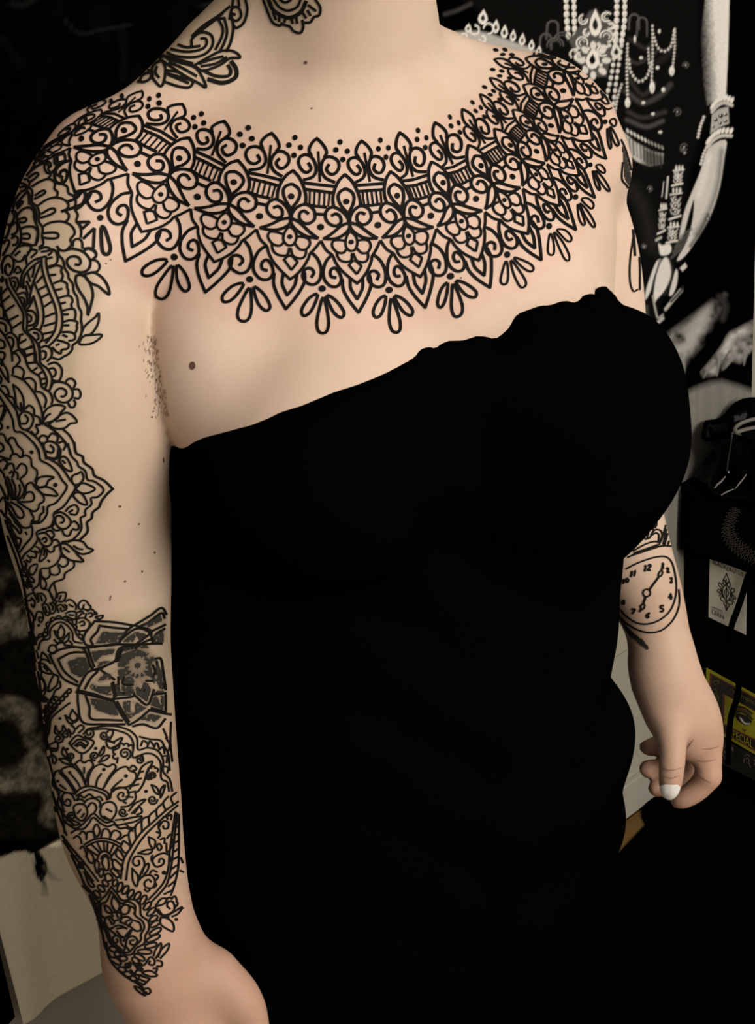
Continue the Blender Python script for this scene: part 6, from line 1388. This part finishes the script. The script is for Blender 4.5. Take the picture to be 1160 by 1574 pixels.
path = catmull([(1131, 783), (1123, 796), (1119, 812), (1121, 826), (1131, 838), (1144, 848), (1160, 858), (1175, 866)], 6)
for i in range(0, len(path)-1, 2):
    x, y = path[i]; d = path[min(i+1, len(path)-1)]-path[i-1 if i else 0]; d = d/np.hypot(*d); n = np.array([-d[1], d[0]])
    wd = 5.5+3.5*min(1, i/16)
    for s in (-1, 1):
        a = path[i]; wl += [[a, a+n*s*wd*0.6+d*2, a+n*s*wd+d*0.5, a+n*s*wd*0.7-d*2, a+n*s*1.5], [a+n*s*wd*0.9, a+n*s*(wd+3)+d*1.5]]
    wl.append([(x+2*cos(t_), y+2*sin(t_)) for t_ in np.linspace(0, 6, 8)])
    if i % 3 == 0: wl.append([path[i]-n*(wd+5), path[i]-n*(wd+6)+d])
side_lines('printed_wreath', wl, 0.65, wr_m, cloth, 0.0265)
# bowl in a glossy bag on the worktop
bc = VW.px(1196, 700, XC+0.085); bx, by = XC+0.085, bc[1]
bag = tag(empty('plastic_bag', (bx, by, CTOP)), 'glossy black plastic bag with sharp creases, standing on the cabinet around a bowl', 'bag')
nb = 56; prof = [(0.118, 0.001), (0.125, 0.015), (0.112, 0.035), (0.100, 0.055), (0.098, 0.075), (0.108, 0.09), (0.116, 0.104)]
Vb = []
for j, (r, z) in enumerate(prof):
    for k in range(nb):
        a = 2*pi*k/nb
        cr = abs(((k*5/nb*2.2+0.13*j) % 1.0)-0.5)*2
        rr = r*(1+0.10*(cr-0.5)*(1 if j < 6 else 0.5) + 0.05*sin(3*a+1))
        zz = z + (0.012*sin(2*a+0.6)+0.006*sin(7*a) if j > 3 else 0)
        Vb.append((rr*cos(a), rr*sin(a), zz))
Fb = [(j*nb+k, j*nb+(k+1) % nb, (j+1)*nb+(k+1) % nb, (j+1)*nb+k) for j in range(len(prof)-1) for k in range(nb)]
bagm = link('film', mesh_from('film', Vb, Fb), gloss_m, bag, smooth=True)
md = bagm.modifiers.new('thickness', 'SOLIDIFY'); md.thickness = 0.0015
glint_m = material('plastic_glint', (0.42, 0.41, 0.39), rough=0.15, spec=0.8)  # pale streaks on the film: highlights painted as light-grey ridges
dim_m = material('plastic_edge', (0.03, 0.03, 0.028), rough=0.3, spec=0.4)
for pts, rad, mm in (([(1096, 753), (1102, 745), (1107, 741), (1115, 732)], [0.0006, 0.0016, 0.0018, 0.0006], glint_m), ([(1129, 752), (1136, 743), (1141, 737), (1147, 729)], [0.0006, 0.0014, 0.0012, 0.0005], glint_m), ([(1108, 761), (1117, 756), (1127, 752)], [0.0012, 0.0014, 0.0008], glint_m),
                     ([(1125, 668), (1122, 690), (1119, 706), (1117, 724)], 0.0012, dim_m), ([(1119, 724), (1119.5, 727)], 0.0012, glint_m)):
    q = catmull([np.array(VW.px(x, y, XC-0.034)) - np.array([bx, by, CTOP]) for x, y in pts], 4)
    bm_obj('crease_glint', tube_bm(q, list(np.interp(np.linspace(0, 1, len(q)), np.linspace(0, 1, 1 if np.isscalar(rad) else len(rad)), [rad] if np.isscalar(rad) else rad)), 6), mm, bag, True)
seam = bm_obj('rim_fold', tube_bm([Vector(Vb[(len(prof)-1)*nb+k % nb]) for k in range(nb+1)], 0.004, 6, cap=False), rubber_m, bag, True)
bowl = tag(empty('grey_rimmed_bowl', (bx, by, CTOP+0.004)), 'dark bowl with pale grey rims and ribs, inside the glossy bag', 'bowl')
pr = [(0.0, 0.012), (0.045, 0.012), (0.062, 0.026), (0.074, 0.046), (0.080, 0.066)]
ns = 40
Vv = [(r*cos(2*pi*k/ns), r*sin(2*pi*k/ns), z) for r, z in pr[1:] for k in range(ns)]
Fv = [(j*ns+k, j*ns+(k+1) % ns, (j+1)*ns+(k+1) % ns, (j+1)*ns+k) for j in range(len(pr)-2) for k in range(ns)] + [tuple(range(ns))[::-1]]
sh = link('shell', mesh_from('shell', Vv, Fv), black_m, bowl); md = sh.modifiers.new('thickness', 'SOLIDIFY'); md.thickness = 0.003
bm_obj('foot', box_bm(0.07, 0.07, 0.022, (0, 0, 0.011), 0.008), black_m, bowl)
def circ(r, z): return [Vector((r*cos(2*pi*k/ns), r*sin(2*pi*k/ns), z)) for k in range(ns+1)]
bm_obj('rim', tube_bm(circ(0.083, 0.067), 0.0045, 8, cap=False), grey_m, bowl, True)
bm_obj('rim', tube_bm(circ(0.071, 0.088), 0.0035, 8, cap=False), grey_m, bowl, True)
bm_obj('rim', tube_bm(circ(0.070, 0.036), 0.0035, 8, cap=False), grey_m, bowl, True)
for k in range(14):
    a = 2*pi*k/14
    bm_obj('rib', tube_bm([Vector((0.084*cos(a), 0.084*sin(a), 0.066)), Vector((0.080*cos(a+0.03), 0.080*sin(a+0.03), 0.052)), Vector((0.070*cos(a+0.05), 0.071*sin(a+0.05), 0.037))], 0.0018, 6), grey_m, bowl, True)
# strap dangling in front of the card and the sign
sp = [(1150, 884), (1147, 893), (1140, 916), (1132, 940), (1124, 962), (1121, 990), (1131, 1020), (1135, 1048), (1132, 1074), (1124, 1098), (1121, 1120), (1119, 1150), (1119, 1175)]
SP = catmull([tuple(side(x, y, 0.014)) for x, y in sp], 6)
b = bmesh.new(); rr = []
for i, p in enumerate(SP):
    d = Vector(SP[min(i+1, len(SP)-1)]-SP[max(i-1, 0)]).normalized(); n = Vector((1, 0, 0)).cross(d).normalized()
    p = Vector(p); rr.append([b.verts.new(p+n*0.0055+Vector((s, 0, 0))) for s in (-0.001, 0.001)] + [b.verts.new(p-n*0.0055+Vector((s, 0, 0))) for s in (0.001, -0.001)])
for a0, a1 in zip(rr, rr[1:]):
    for k in range(4): b.faces.new((a0[k], a0[(k+1) % 4], a1[(k+1) % 4], a1[k]))
b.faces.new(rr[0]); b.faces.new(rr[-1][::-1])
tag(bm_obj('hanging_strap', b, rubber_m, None, True), 'flat black strap dangling in front of the card and the yellow sign', 'strap')
# floor mat with a rounded corner
mp_ = [VW.pz(x, y, 0.003)[:2] for x, y in ((1012, 1224), (1000, 1228), (985, 1243), (986, 1256), (992, 1268), (910, 1355))]
mp_ = [tuple(p) for p in mp_] + [(0.62, 0.43), (0.50, 0.25), (0.48, -0.9), (2.4, -0.9), (2.4, 0.52), (1.19, 0.525)]
b = bmesh.new(); vs = [b.verts.new((x, y, 0.0045)) for x, y in mp_]; f = b.faces.new(vs)
ex = bmesh.ops.extrude_face_region(b, geom=[f]); bmesh.ops.translate(b, vec=(0, 0, -0.004), verts=[v for v in ex['geom'] if isinstance(v, bmesh.types.BMVert)])
bmesh.ops.recalc_face_normals(b, faces=b.faces)
tag(bm_obj('floor_mat', b, rubber_m), 'large black rubber mat lying on the wooden floor, right of the person', 'mat')
# the person's origin on the floor, between the feet
person.location.z = 0.0
for o in person.children: o.location.z = -ZF
